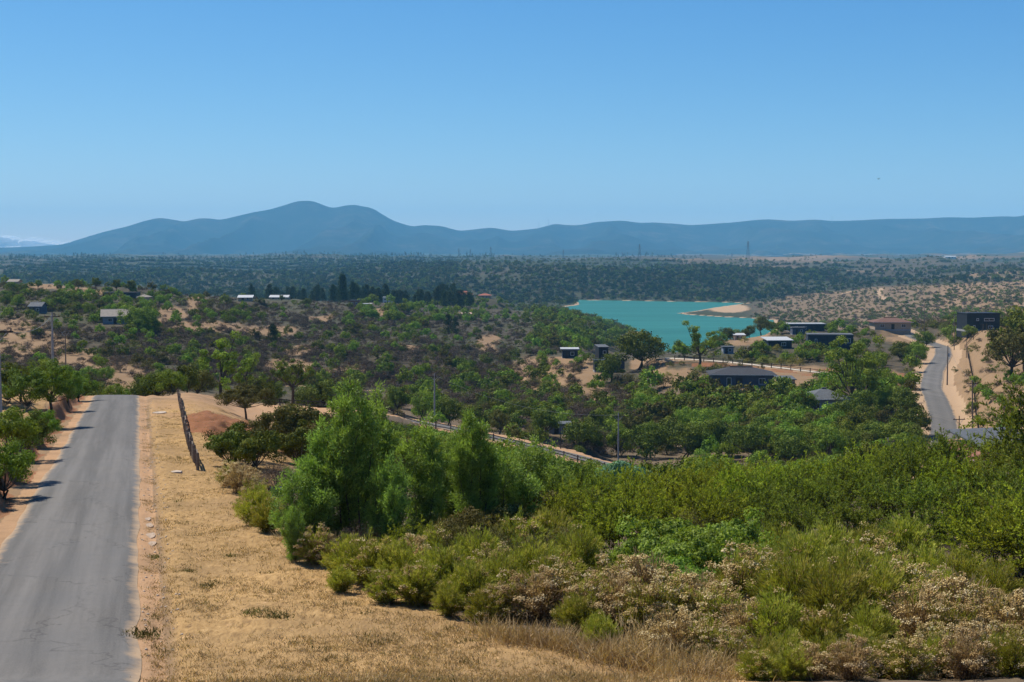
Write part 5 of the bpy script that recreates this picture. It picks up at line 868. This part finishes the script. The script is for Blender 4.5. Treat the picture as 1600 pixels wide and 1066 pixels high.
LIM = dict(oak=105, green=60, olive=285, dry=295, yellow=30, pine=0, dark=0)
REST = []                                                   # what is left becomes uncountable scrub
for k_, L in SX.items():
    A = np.array(L) if L else np.zeros((0, 3)); vis = A[:, 2] / A[:, 1]; order = np.argsort(-vis); px, py = proj(A[:, 0], A[:, 1], H(A[:, 0], A[:, 1]))
    cnt = 0
    for i in order:
        base = 'oak' if k_ == 'green' else k_; var = int(gs.integers(3, 5)) if k_ == 'green' else int(gs.integers(0, len(PR[base])))
        if cnt < LIM[k_] and 5 < px[i] < 1595: plant(base, A[i, 0], A[i, 1], A[i, 2], var, DESC[k_][var], group=GRP[k_]); cnt += 1
        else:
            if base == 'oak' and A[i, 1] > 1250: var = var % 3
            REST.append((base, var, A[i, 0], A[i, 1], A[i, 2]))

def gn_scatter(name, label, meshes, P, scl, rot, idx):
    c = bpy.data.collections.new(name + '_pieces')
    for i, me in enumerate(meshes): c.objects.link(bpy.data.objects.new('piece_%02d_%s' % (i, name), me))
    me = bpy.data.meshes.new(name); me.vertices.add(len(P)); me.vertices.foreach_set('co', np.asarray(P, np.float32).ravel())
    for nm, arr, t in (('scl', scl, 'FLOAT'), ('rot', rot, 'FLOAT'), ('idx', idx, 'INT')):
        a = me.attributes.new(nm, t, 'POINT'); a.data.foreach_set('value', np.asarray(arr, np.float32 if t == 'FLOAT' else np.int32))
    o = link(name, me, kind='stuff'); o['label'] = label; o['category'] = 'vegetation'
    ng = bpy.data.node_groups.new(name, 'GeometryNodeTree'); ng.interface.new_socket('Geometry', in_out='INPUT', socket_type='NodeSocketGeometry'); ng.interface.new_socket('Geometry', in_out='OUTPUT', socket_type='NodeSocketGeometry')
    gi = ng.nodes.new('NodeGroupInput'); go = ng.nodes.new('NodeGroupOutput'); ip = ng.nodes.new('GeometryNodeInstanceOnPoints'); ci = ng.nodes.new('GeometryNodeCollectionInfo')
    ci.inputs[0].default_value = c; ci.inputs['Separate Children'].default_value = True; ci.inputs['Reset Children'].default_value = True; ip.inputs['Pick Instance'].default_value = True
    def na(nm, t): a = ng.nodes.new('GeometryNodeInputNamedAttribute'); a.data_type = t; a.inputs['Name'].default_value = nm; return a.outputs['Attribute']
    cx = ng.nodes.new('ShaderNodeCombineXYZ'); L = ng.links.new
    L(na('rot', 'FLOAT'), cx.inputs[2]); L(cx.outputs[0], ip.inputs['Rotation']); L(na('scl', 'FLOAT'), ip.inputs['Scale']); L(na('idx', 'INT'), ip.inputs['Instance Index'])
    L(gi.outputs[0], ip.inputs['Points']); L(ci.outputs[0], ip.inputs['Instance']); L(ip.outputs[0], go.inputs[0])
    md = o.modifiers.new('scatter', 'NODES'); md.node_group = ng; return o
FARP = dict(oak=[crown_tree(300 + i, 5.0, 5.0, 4.4, 20, 620, 0.62, ['oak', 'olive', 'oak', 'green', 'green'][i], 0.15, 0.35) for i in range(5)], olive=[twig_dome(310 + i, 2.0, 2.8, 300, 0.45, 'olive' if i < 2 else 'oak', 0.18) for i in range(3)], dry=[twig_dome(320 + i, 1.7, 2.7, 420, 0.42, 'dryscrub', 0.10) for i in range(3)], yellow=[twig_dome(330, 1.7, 2.6, 300, 0.45, 'yellow', 0.15)], pine=[conifer(340 + i, 12, 4.6 + i * 0.7, 500, 'pine', 0.9, 0.12) for i in range(3)], dark=[crown_tree(350 + i, 5.0, 5.4, 4.4, 20, 620, 0.62, 'pine', 0.15, 0.35) for i in range(2)])
PH = dict(oak=[5.0] * 5, olive=[2.0] * 3, dry=[1.7] * 3, yellow=[1.7], pine=[12] * 3, dark=[5.0] * 2)
flat = []; key = {}
for k_, L in FARP.items():
    for i, parts in enumerate(L): key[(k_, i)] = len(flat); flat.append(parts[1][1])
for nm, lb, sel in (('hillside_scrub', 'dense scrub of shrubs and small trees covering the near hillsides', lambda y: y < 1250), ('far_woodland', 'far woodland and scrub covering the plateau and lake bluffs', lambda y: y >= 1250)):
    Rr = [r for r in REST if sel(r[3])]; X = np.array([r[2] for r in Rr]); Yv = np.array([r[3] for r in Rr])
    sc_ = np.array([r[4] / PH[r[0]][r[1]] for r in Rr]); z = H(X, Yv) - 0.06 * np.array([r[4] for r in Rr])
    gn_scatter(nm, lb, flat, np.stack([X, Yv, z], 1), sc_, gs.uniform(0, 6.28, len(Rr)), [key[(r[0], r[1])] for r in Rr])
print('REST', len(REST))
# straw on the mown verge
n = 30000; px = gs.uniform(0, 1150, n); Yv = 26 + (128 - 26) * gs.random(n) ** 1.7; X = (px - 800) / F * Yv; s_, t_ = road_st(X, Yv)
lim = np.interp(Yv, [25, 30, 36, 47, 60, 75, 100, 140], [9, 4, -1.5, -6.8, -10.5, -12.5, -12.5, -13])
dn = fbm(X / 2.2, Yv / 2.2, 3, 3) + 0.5
kp = (t_ > HW + 0.15) & (X < lim) & (gs.random(n) < np.clip((dn - 0.3) * 2.4, 0.05, 1)); X, Yv = X[kp], Yv[kp]
strawm = [tussock(400 + i, 0.10, 0.55, 26, 'strawblade', 0.012)[0][1] for i in range(4)] + [tussock(410, 0.12, 0.4, 30, 'olive', 0.014)[0][1]]
gi_ = gs.integers(0, 4, len(X)); gi_[gs.random(len(X)) < 0.025] = 4
gn_scatter('dry_grass', 'short dry straw grass covering the mown verge right of the road', strawm, np.stack([X, Yv, H(X, Yv)], 1), gs.uniform(0.6, 1.5, len(X)), gs.uniform(0, 6.28, len(X)), gi_)

# ------------------------------------------------------------------ labels that single plants out: nearest landmark, side, rank
# 
ORD = ['nearest', 'second nearest', 'third nearest', 'fourth nearest', 'fifth nearest', 'sixth nearest', 'seventh nearest', 'eighth nearest', 'ninth nearest', 'tenth nearest'] + ['%s nearest' % w_ for w_ in 'eleventh twelfth thirteenth fourteenth fifteenth sixteenth seventeenth eighteenth nineteenth twentieth twenty-first twenty-second twenty-third twenty-fourth twenty-fifth twenty-sixth twenty-seventh twenty-eighth twenty-ninth thirtieth'.split()]
LAND += [('bottom right corner', 1600, 1066), ('foot of the verge', 1000, 1060), ('dark acacia hollow', 1095, 815), ('right-hand acacia', 1560, 830), ('acacias under the road end', 1440, 740), ('silvery bush', 960, 725), ('tip of the broom hedge', 540, 900), ('blue plastic scrap', 431, 780), ('cream seed-head mass', 1480, 950)]
cl = {}
for (o, d, px, py) in ITEMS:
    px_ = min(max(px, 0), 1600); j = min(range(len(LAND)), key=lambda q: (LAND[q][1] - px_) ** 2 + (1.6 * (LAND[q][2] - py)) ** 2); dx = px - LAND[j][1]; dy = py - LAND[j][2]
    side = ('right of' if dx > 0 else 'left of') if abs(dx) > abs(dy) * 1.2 else ('below' if dy > 0 else 'above'); cl.setdefault((d, j, side), []).append((math.hypot(dx, dy), o))
for (d, j, side), L in cl.items():
    L.sort(key=lambda q: q[0])
    for r_, (_, o) in enumerate(L): o['label'] = '%s, %s %s the %s' % (d, ORD[min(r_, 29)] if len(L) > 1 else 'just', side, LAND[j][0])

# ------------------------------------------------------------------ poles, pylons, fences
def unitbox(name, m, sx, sy, sz, z0=0.0):
    b = MB(); b.box(-sx / 2, sx / 2, -sy / 2, sy / 2, z0, z0 + sz); me = bpy.data.meshes.new(name); me.from_pydata(b.v, [], b.f); me.materials.append(M[m]); me.update(); return me
TOPS = {(83, 585): 488, (103, 580): 514, (-1, 690): 505, (679, 650): 583, (966, 712): 645, (1480, 598): 540, (1521, 688): 594, (1491, 536): 489, (1439, 520): 478, (1444, 520): 474, (1387, 722): 684, (1498, 694): 650, (33, 660): 580}
def pole(px, py, Y, h, label, m='concrete', r=0.13, arm=True, trans=False, rot=0.15, lean=0.0, name='utility_pole', base=True):
    x, y, z = at(px, py, Y); z = float(H(x, y)); h = at(px, TOPS[(px, py)], Y)[2] - z if (px, py) in TOPS else h
    o = empty(name, (x, y, z), rot); o.rotation_euler = (0, lean, rot); tag(o, label, 'pole')
    link('post', tubes_mesh('post', [(np.array([[0, 0, -0.6], [0, 0, h * 0.5], [0, 0, h]]), np.array([r * 1.25, r, r * 0.72]), 8)], M[m]), o)
    if arm:
        a = MB(); a.box(-1.0, 1.0, -0.06, 0.06, h - 0.62, h - 0.5); a.build('crossarm', M['darkwood'], o)
        for s in (-0.85, 0.0, 0.85): b = MB(); b.bar((s, 0, h - 0.498), (s, 0, h - 0.3), 0.05, 6); b.build('insulator', M['porcelain'], o)
        for s in (-1, 1): b = MB(); b.bar((s * 0.1, -0.09, h - 1.2), (s * 0.6, -0.09, h - 0.62), 0.025); b.build('brace', M['steel'], o)
    if trans:
        b = MB(); b.bar((0.32, 0, h * 0.72), (0.32, 0, h * 0.72 + 0.8), 0.24, 10); b.quadmesh([(0.32 + 0.24 * math.cos(i * 0.6283), 0.24 * math.sin(i * 0.6283), h * 0.72 + 0.8) for i in range(10)], [tuple(range(10))]); b.build('transformer', M['steel'], o)
    return o, (x, y, z + h - 0.35)
P1 = pole(-1, 690, 90, 8.2, 'thick grey concrete pole cut by the left edge', r=0.20)
P2 = pole(83, 585, 180, 8.6, 'tall grey concrete pole left of the paved road crest', r=0.15)
P3 = pole(103, 580, 235, 7.6, 'thinner pole with crossarm right of the tall concrete pole', 'wood', 0.11)
pole(79, 585, 172, 3.0, 'short dark post beside the tall concrete pole', 'darkwood', 0.09, False)
pole(33, 660, 107, 4.2, 'thin dark wooden post among the left roadside trees', 'darkwood', 0.08, False, lean=0.03)
P4 = pole(679, 650, 236, 7.3, 'grey pole standing by the lower fenced road', 'concrete', 0.13)
P5 = pole(966, 712, 222, 6.6, 'grey pole in the valley below the tan knoll', 'concrete', 0.12)
pole(876, 700, 219, 3.2, 'thin dark pole by the lower fenced road end', 'darkwood', 0.07, False)
P6 = pole(1480, 598, 335, 9.0, 'pole with transformer beside the winding road', 'wood', 0.15, False, True)
P7 = pole(1521, 688, 232, 10.2, 'leaning wooden pole with crossarm right of the winding road', 'wood', 0.13, lean=-0.03)
P8 = pole(1491, 536, 455, 9.5, 'thin pole near the black two-storey house', 'wood', 0.11)
pole(1510, 552, 400, 5.5, 'short pole beside the path right of the road', 'wood', 0.10, False)
pole(1439, 520, 545, 9.0, 'left one of two thin poles at the road bend', 'wood', 0.11)
pole(1444, 520, 540, 9.6, 'right one of two thin poles at the road bend', 'wood', 0.11)
pole(1387, 722, 200, 3.6, 'short pole with wide crossarm above the acacias', 'concrete', 0.11)
pole(1422, 742, 150, 2.0, 'dark stub post above the acacia tops', 'darkwood', 0.11, False)
pole(1498, 694, 225, 5.0, 'bare dead trunk-like post right of the road', 'darkwood', 0.10)
def wire(a, b, lb, sag=1.0):
    t = np.linspace(0, 1, 16)[:, None]; P = np.array(a)[None] * (1 - t) + np.array(b)[None] * t; P[:, 2] -= sag * 4 * (t * (1 - t))[:, 0]
    tag(link('power_line', tubes_mesh('power_line', [(P, np.full(16, 0.018), 3)], M['lattice'])), lb, 'wire')
wire(P1[1], P2[1], 'power line sagging from the left-edge pole to the tall concrete pole'); wire(P2[1], P3[1], 'power line between the tall concrete pole and the thinner one'); wire(P4[1], P5[1], 'power line across the valley between the two grey poles', 2); wire(P7[1], P6[1], 'power line above the right bank of the winding road'); wire(P6[1], P8[1], 'power line rising toward the black two-storey house')
def pylon(px, Y, h, label, fat=1.0):
    x = (px - 800) / F * Y; z = float(H(x, Y)); o = empty('transmission_tower', (x, Y, z), 0.2); tag(o, label, 'pylon', 'transmission towers on the horizon')
    w0, w1 = h * 0.085, h * 0.014; t = 0.42 * fat
    for sx in (-1, 1):
        for sy in (-1, 1): b = MB(); b.bar((sx * w0, sy * w0, -1), (sx * w1, sy * w1, h), t); b.build('leg', M['lattice'], o)
    b = MB()
    for i in range(8):
        za, zb = h * i / 9, h * (i + 1) / 9; wa = w0 + (w1 - w0) * i / 9; wb = w0 + (w1 - w0) * (i + 1) / 9
        b.bar((-wa, -wa, za), (wb, -wb, zb), t * 0.5); b.bar((wa, wa, za), (-wb, wb, zb), t * 0.5)
    b.build('lattice', M['lattice'], o)
    for q, l in ((0.72, 0.17), (0.83, 0.14), (0.94, 0.11)): b = MB(); b.bar((-h * l, 0, h * q), (h * l, 0, h * q), t * 0.8); b.build('crossarm', M['lattice'], o)
for px, Y, h, lb in [(999, 4300, 44, 'darkest lattice tower on the horizon right of the picture centre'), (1168, 4000, 50, 'tallest lattice tower on the horizon right of centre'), (880, 5200, 38, 'small lattice tower above the lake bluff left of the dark one'), (767, 5200, 40, 'rightmost of three close lattice towers at centre horizon'), (735, 5200, 38, 'middle of three close lattice towers at centre horizon'), (717, 5200, 42, 'leftmost of three close lattice towers at centre horizon'), (1143, 5600, 30, 'faint small tower just left of the tallest lattice tower'), (972, 5600, 28, 'faint small tower just left of the darkest lattice tower')]: pylon(px, Y, h, lb)
for px, py, h, lb in [(842, 356, 60, 'left one of two masts on the mountain ridge'), (857, 352, 60, 'right one of two masts on the mountain ridge'), (1300, 345, 48, 'pale mast on the right-hand mountain ridge')]:
    x, y, z = at(px, py, YRD - 40); o = empty('radio_mast', (x, y, z - 25)); tag(o, lb, 'mast'); b = MB(); b.bar((0, 0, 0), (0, 0, h + 20), 1.6, 4); b.build('shaft', M['steel'], o); b = MB(); b.bar((-3, 0, h * .8 + 20), (3, 0, h * .8 + 20), 1.2); b.build('antenna', M['steel'], o)

def fence(name, label, P, spacing, h, rails, m, pw=0.12, rw=0.09, wob=0.0, skip=(), group=None):
    P = np.array(P, float); d = np.r_[0, np.cumsum(np.linalg.norm(np.diff(P[:, :2], axis=0), axis=1))]; s = np.arange(0, d[-1] + 1e-6, spacing)
    Q = np.stack([np.interp(s, d, P[:, 0]), np.interp(s, d, P[:, 1])], 1); z = H(Q[:, 0], Q[:, 1]); o = empty(name, (Q[0, 0], Q[0, 1], float(z[0]))); tag(o, label, 'fence', group)
    pm = unitbox('post', m, pw, pw, h + 0.4, -0.4); rm = unitbox('rail', m, 1.0, rw * 0.45, rw, -rw / 2); lr = random.Random(len(s)); tops = []
    for i in range(len(s)):
        p = link('post', pm, o, (Q[i, 0] - Q[0, 0], Q[i, 1] - Q[0, 1], float(z[i] - z[0]))); p.rotation_euler = (lr.uniform(-wob, wob), lr.uniform(-wob, wob), lr.uniform(0, 1)); p.scale = (1, 1, lr.uniform(1 - wob, 1 + wob))
    for i in range(len(s) - 1):
        for k_, rz in enumerate(rails):
            if (i, k_) in skip: continue
            a = np.array([Q[i, 0], Q[i, 1], z[i] + rz + lr.uniform(-wob, wob) * 0.6]); b = np.array([Q[i + 1, 0], Q[i + 1, 1], z[i + 1] + rz + lr.uniform(-wob, wob) * 0.6]); dv = b - a; L = np.linalg.norm(dv)
            r_ = link('rail', rm, o); c = (a + b) / 2 - np.array([Q[0, 0], Q[0, 1], z[0]]); yaw = math.atan2(dv[1], dv[0]); nrm = np.array([math.sin(yaw), -math.cos(yaw), 0]) * pw * 0.6; r_.location = c + nrm; r_.rotation_euler = (0, -math.asin(dv[2] / L), yaw); r_.scale = (L * 1.02, 1, 1)
    return o
def fp(L): return [at(*q) for q in L]
x_, y_ = cast([309, 300, 292, 287, 282, 279], [735, 715, 690, 665, 640, 624]); fence('board_fence', 'weathered picket fence running along the verge right of the road', np.stack([x_, y_], 1), 1.5, 0.95, [0.3, 0.66], 'wood', 0.12, 0.13, 0.09, {(20, 0), (31, 1), (32, 0), (33, 1)})
def off(Q, d): D = unit(np.gradient(Q[:, :2], axis=0)); return Q[:, :2] + np.stack([D[:, 1], -D[:, 0]], 1) * d
fence('ranch_fence', 'dark post-and-rail fence along the pale gravel road', off(ROAD_W, -2.7)[8:], 2.6, 1.15, [0.55, 1.0], 'darkwood', 0.17, 0.12, 0.03)
fence('rail_fence', 'dark rail fence on the near side of the lower road', off(ROAD_F, 2.3)[4:], 2.6, 1.15, [0.5, 0.95], 'darkwood', 0.15, 0.12, 0.04)
fence('pad_fence', 'dark rail fence on the far edge of the dirt pad', fp([(415, 632, 200), (470, 634, 204), (520, 637, 208), (560, 640, 216)]), 2.4, 1.1, [0.5, 0.95], 'darkwood', 0.15, 0.12, 0.04)
fence('junction_fence', 'row of dark posts at the gravel road junction', fp([(1378, 602, 330), (1395, 600, 335), (1413, 598, 338)]), 1.1, 1.5, [1.1], 'darkwood', 0.18, 0.1, 0.05)
fence('slope_fence', 'thin dark fence climbing the tan bank right of the road', fp([(1532, 640, 250), (1526, 610, 270), (1521, 575, 310), (1513, 545, 380), (1512, 535, 430)]), 2.8, 1.2, [0.5, 1.0], 'darkwood', 0.13, 0.09, 0.04)
fence('house_fence', 'long rail fence below the black two-storey house', fp([(1508, 538, 440), (1530, 537, 438), (1560, 537, 436)]), 2.5, 1.2, [0.5, 1.0], 'darkwood', 0.15, 0.1, 0.03)
fence('gate', 'wooden cross gate before the black two-storey house', fp([(1536, 530, 446), (1547, 530, 446)]), 1.1, 2.0, [0.4, 1.0, 1.6], 'darkwood', 0.2, 0.14, 0.02)

# ------------------------------------------------------------------ boats, verge bits, bird, cloud, haze
def boat(px, py, s, label, rot):
    p = at(px, py, 1000); k_ = CAMZ / (CAMZ - p[2]); o = empty('boat', (p[0] * k_, 1000 * k_, 0.0), rot, s); tag(o, label, 'boat', 'boats on the lake')
    n = 9; xs = np.linspace(-2.2, 2.2, n); hw = 0.85 * np.sqrt(np.clip(1 - (np.clip(xs, -0.6, 3) / 2.25) ** 2, 0.0, 1)); V = []
    for x, w_ in zip(xs, hw): V += [(x, -w_, 0.6 + 0.08 * max(x, 0)), (x, -w_ * 0.6, -0.15), (x, w_ * 0.6, -0.15), (x, w_, 0.6 + 0.08 * max(x, 0))]
    b = MB(); b.quadmesh(V, [(i * 4 + j, i * 4 + 4 + j, i * 4 + 5 + j, i * 4 + 1 + j) for i in range(n - 1) for j in range(3)] + [(0, 1, 2, 3)]); b.build('hull', M['whitewall'], o)
    b = MB(); b.box(-0.5, -0.2, -0.8, 0.8, 0.32, 0.38); b.build('seat', M['wood'], o); b = MB(); b.box(0.5, 0.8, -0.7, 0.7, 0.32, 0.38); b.build('seat', M['wood'], o)
    b = MB(); b.box(-2.5, -2.21, -0.18, 0.18, 0.1, 0.95); b.build('outboard_motor', M['black'], o)
boat(1014, 521.5, 1.1, 'small white motor boat floating off the wooded point', 0.2); boat(1071, 489.7, 0.9, 'small boat drawn up at the tip of the sand spit', 0.9)
def slab(name, label, px, py, sx, sy, sz, m, rot=0.0, seed=1):
    x, y = cast([px], [py]); x, y = float(x[0]), float(y[0]); g = np.random.default_rng(seed); n = 11; th = np.arange(n) * 6.283 / n; r = g.uniform(0.75, 1.1, n)
    V = [(sx * r[i] * math.cos(th[i]), sy * r[i] * math.sin(th[i]), -0.1) for i in range(n)] + [(sx * r[i] * 0.93 * math.cos(th[i]), sy * r[i] * 0.93 * math.sin(th[i]), sz * g.uniform(0.8, 1.1)) for i in range(n)]
    b = MB(); b.quadmesh(V, [(i, (i + 1) % n, n + (i + 1) % n, n + i) for i in range(n)] + [tuple(range(n, 2 * n))]); o = b.build(name, M[m], None, (x, y, float(H(x, y)))); o.rotation_euler = (0, 0, rot); tag(o, label, name.replace('_', ' ')); return o
slab('concrete_slab', 'pale concrete slab lying on the verge beside the fence end', 275, 739, 0.32, 0.35, 0.07, 'palestone')
slab('stone_slab', 'flat tan slab on the far verge near the road crest', 250, 646, 0.7, 0.7, 0.1, 'palestone', 0, 3)
for i, (px, py, sx, sy) in enumerate([(233, 822, .16, .5), (236, 838, .20, .6), (238, 850, .17, .45), (231, 812, .12, .35)]): slab('pale_rock', ['washed pale rock, second from the far end of the roadside gutter', 'largest pale rock in the roadside gutter', 'nearest pale rock in the roadside gutter', 'farthest small pale rock in the roadside gutter'][i], px, py, sx, sy, 0.04, 'rubble', 0.25, 10 + i)
gk = np.random.default_rng(8)
s0 = gk.uniform(0, 105, 400); t0 = HW + 0.1 + gk.random(400) * 1.1; XS = MR0[0] + MRD[0] * s0 + MRN[0] * t0; YS = MR0[1] + MRD[1] * s0 + MRN[1] * t0
stone = [mesh_np('pebble', *(lambda q: (q[0], [q[1]]))(blobs(np.random.default_rng(50 + i), np.zeros((1, 3)), 0.06)), M['palestone']) for i in range(3)]
gn_scatter('roadside_gravel', 'loose pale gravel along the right road shoulder', stone, np.stack([XS, YS, H(XS, YS)], 1), gk.uniform(0.3, 1.1, 400), gk.uniform(0, 6, 400), gk.integers(0, 3, 400))
x, y = cast([431], [782]); o = empty('plastic_sheet', (float(x[0]), float(y[0]), float(H(x, y)[0]) + 0.25)); g_ = np.random.default_rng(4)
tag(o, 'crumpled bright blue plastic scrap caught in the bushes', 'plastic'); gx, gy = np.meshgrid(np.linspace(-.3, .3, 7), np.linspace(-.22, .22, 6)); gz = g_.normal(size=gx.shape) * 0.07 + 0.1; q_ = (np.arange(5)[:, None] * 7 + np.arange(6)[None]).ravel()
link('sheet', mesh_np('sheet', np.stack([gx + g_.normal(size=gx.shape) * .03, gz * 1.2, gy + 0.1], -1).reshape(-1, 3), [np.stack([q_, q_ + 1, q_ + 8, q_ + 7], -1)], M['blueplastic']), o)
bx, by, bz = at(1373, 280, 260); o = empty('flying_bird', (bx, by, bz), 0.6); tag(o, 'small dark bird flying in the sky at upper right', 'bird')
b = MB(); b.quadmesh([(-.22, 0, 0), (0, .05, .04), (.2, 0, .02), (0, -.05, .04), (0, 0, -.05)], [(0, 3, 1), (3, 2, 1), (0, 4, 3), (3, 4, 2), (2, 4, 1), (1, 4, 0)]); b.build('body', M['birdblack'], o)
for s in (-1, 1): b = MB(); b.quadmesh([(.08, 0, .03), (-.1, 0, .03), (-.12, s * .42, .22), (.04, s * .36, .22), (.0, 0, .045)], [(0, 1, 2, 3), (4, 3, 2, 1)]); b.build('wing', M['birdblack'], o)

cm, cn, co = mat('cloud_vapour'); g = N(cn); df = g.new('ShaderNodeBsdfDiffuse'); df.inputs[0].default_value = (0.85, 0.83, 0.84, 1); tp = g.new('ShaderNodeBsdfTransparent'); mx = g.new('ShaderNodeMixShader'); mx.inputs[0].default_value = 0.07; tl = g.new('ShaderNodeBsdfTranslucent'); tl.inputs[0].default_value = (0.9, 0.88, 0.88, 1); ad = g.new('ShaderNodeAddShader'); g.link(df.outputs[0], ad.inputs[0]); g.link(tl.outputs[0], ad.inputs[1]); df.inputs[0].default_value = (0.85, 0.83, 0.84, 1); tl.inputs[0].default_value = (0.85, 0.83, 0.84, 1); g.link(tp.outputs[0], mx.inputs[1]); g.link(ad.outputs[0], mx.inputs[2]); g.link(mx.outputs[0], co.inputs[0])
import bmesh
bm = bmesh.new(); bmesh.ops.create_icosphere(bm, subdivisions=3, radius=1.0); IV = np.array([v_.co[:] for v_ in bm.verts]); IF = np.array([[v_.index for v_ in f.verts] for f in bm.faces]); bm.free()
gc = np.random.default_rng(14); Vc, Fc = [], []
for i in range(60):
    px = gc.uniform(-80, 118); hmax = np.interp(px, [-60, 0, 25, 50, 80, 105, 120], [14, 20, 26, 16, 13, 20, 6]); c = np.array(at(px, 389 - hmax * gc.uniform(0.0, 0.75), 26000 + gc.uniform(-500, 500))); r = gc.uniform(50, 150)
    Vc.append(c + IV * r * (1 + 0.22 * np.sin(IV[:, :1] * 5 + i) * np.cos(IV[:, 2:] * 4 + i)) * [1.7, 1.2, 0.75]); Fc.append(IF + len(IV) * i)
c_ = link('cloud', mesh_np('cloud', np.vstack(Vc), [np.vstack(Fc)], cm, smooth=True), kind='stuff'); c_['label'] = 'faint low white cloud bank at the left horizon'

hm, hn, ho = mat('air_haze'); g = N(hn); pv = g.new('ShaderNodeVolumePrincipled'); pv.inputs['Color'].default_value = (0.24, 0.66, 1.0, 1); pv.inputs['Density'].default_value = 6.6e-5; pv.inputs['Anisotropy'].default_value = 0.0
g.link(pv.outputs[0], ho.inputs['Volume']); hm.cycles.homogeneous_volume = True if hasattr(hm, 'cycles') else None
zt = float(max(ZM.max(), CAMZ)) + 40; b = MB(); b.box(-14500, 14500, -140, 17400, -9.0, zt); hz = b.build('haze', hm); hz['kind'] = 'stuff'; hz['label'] = 'pale blue haze filling the air over the valley'
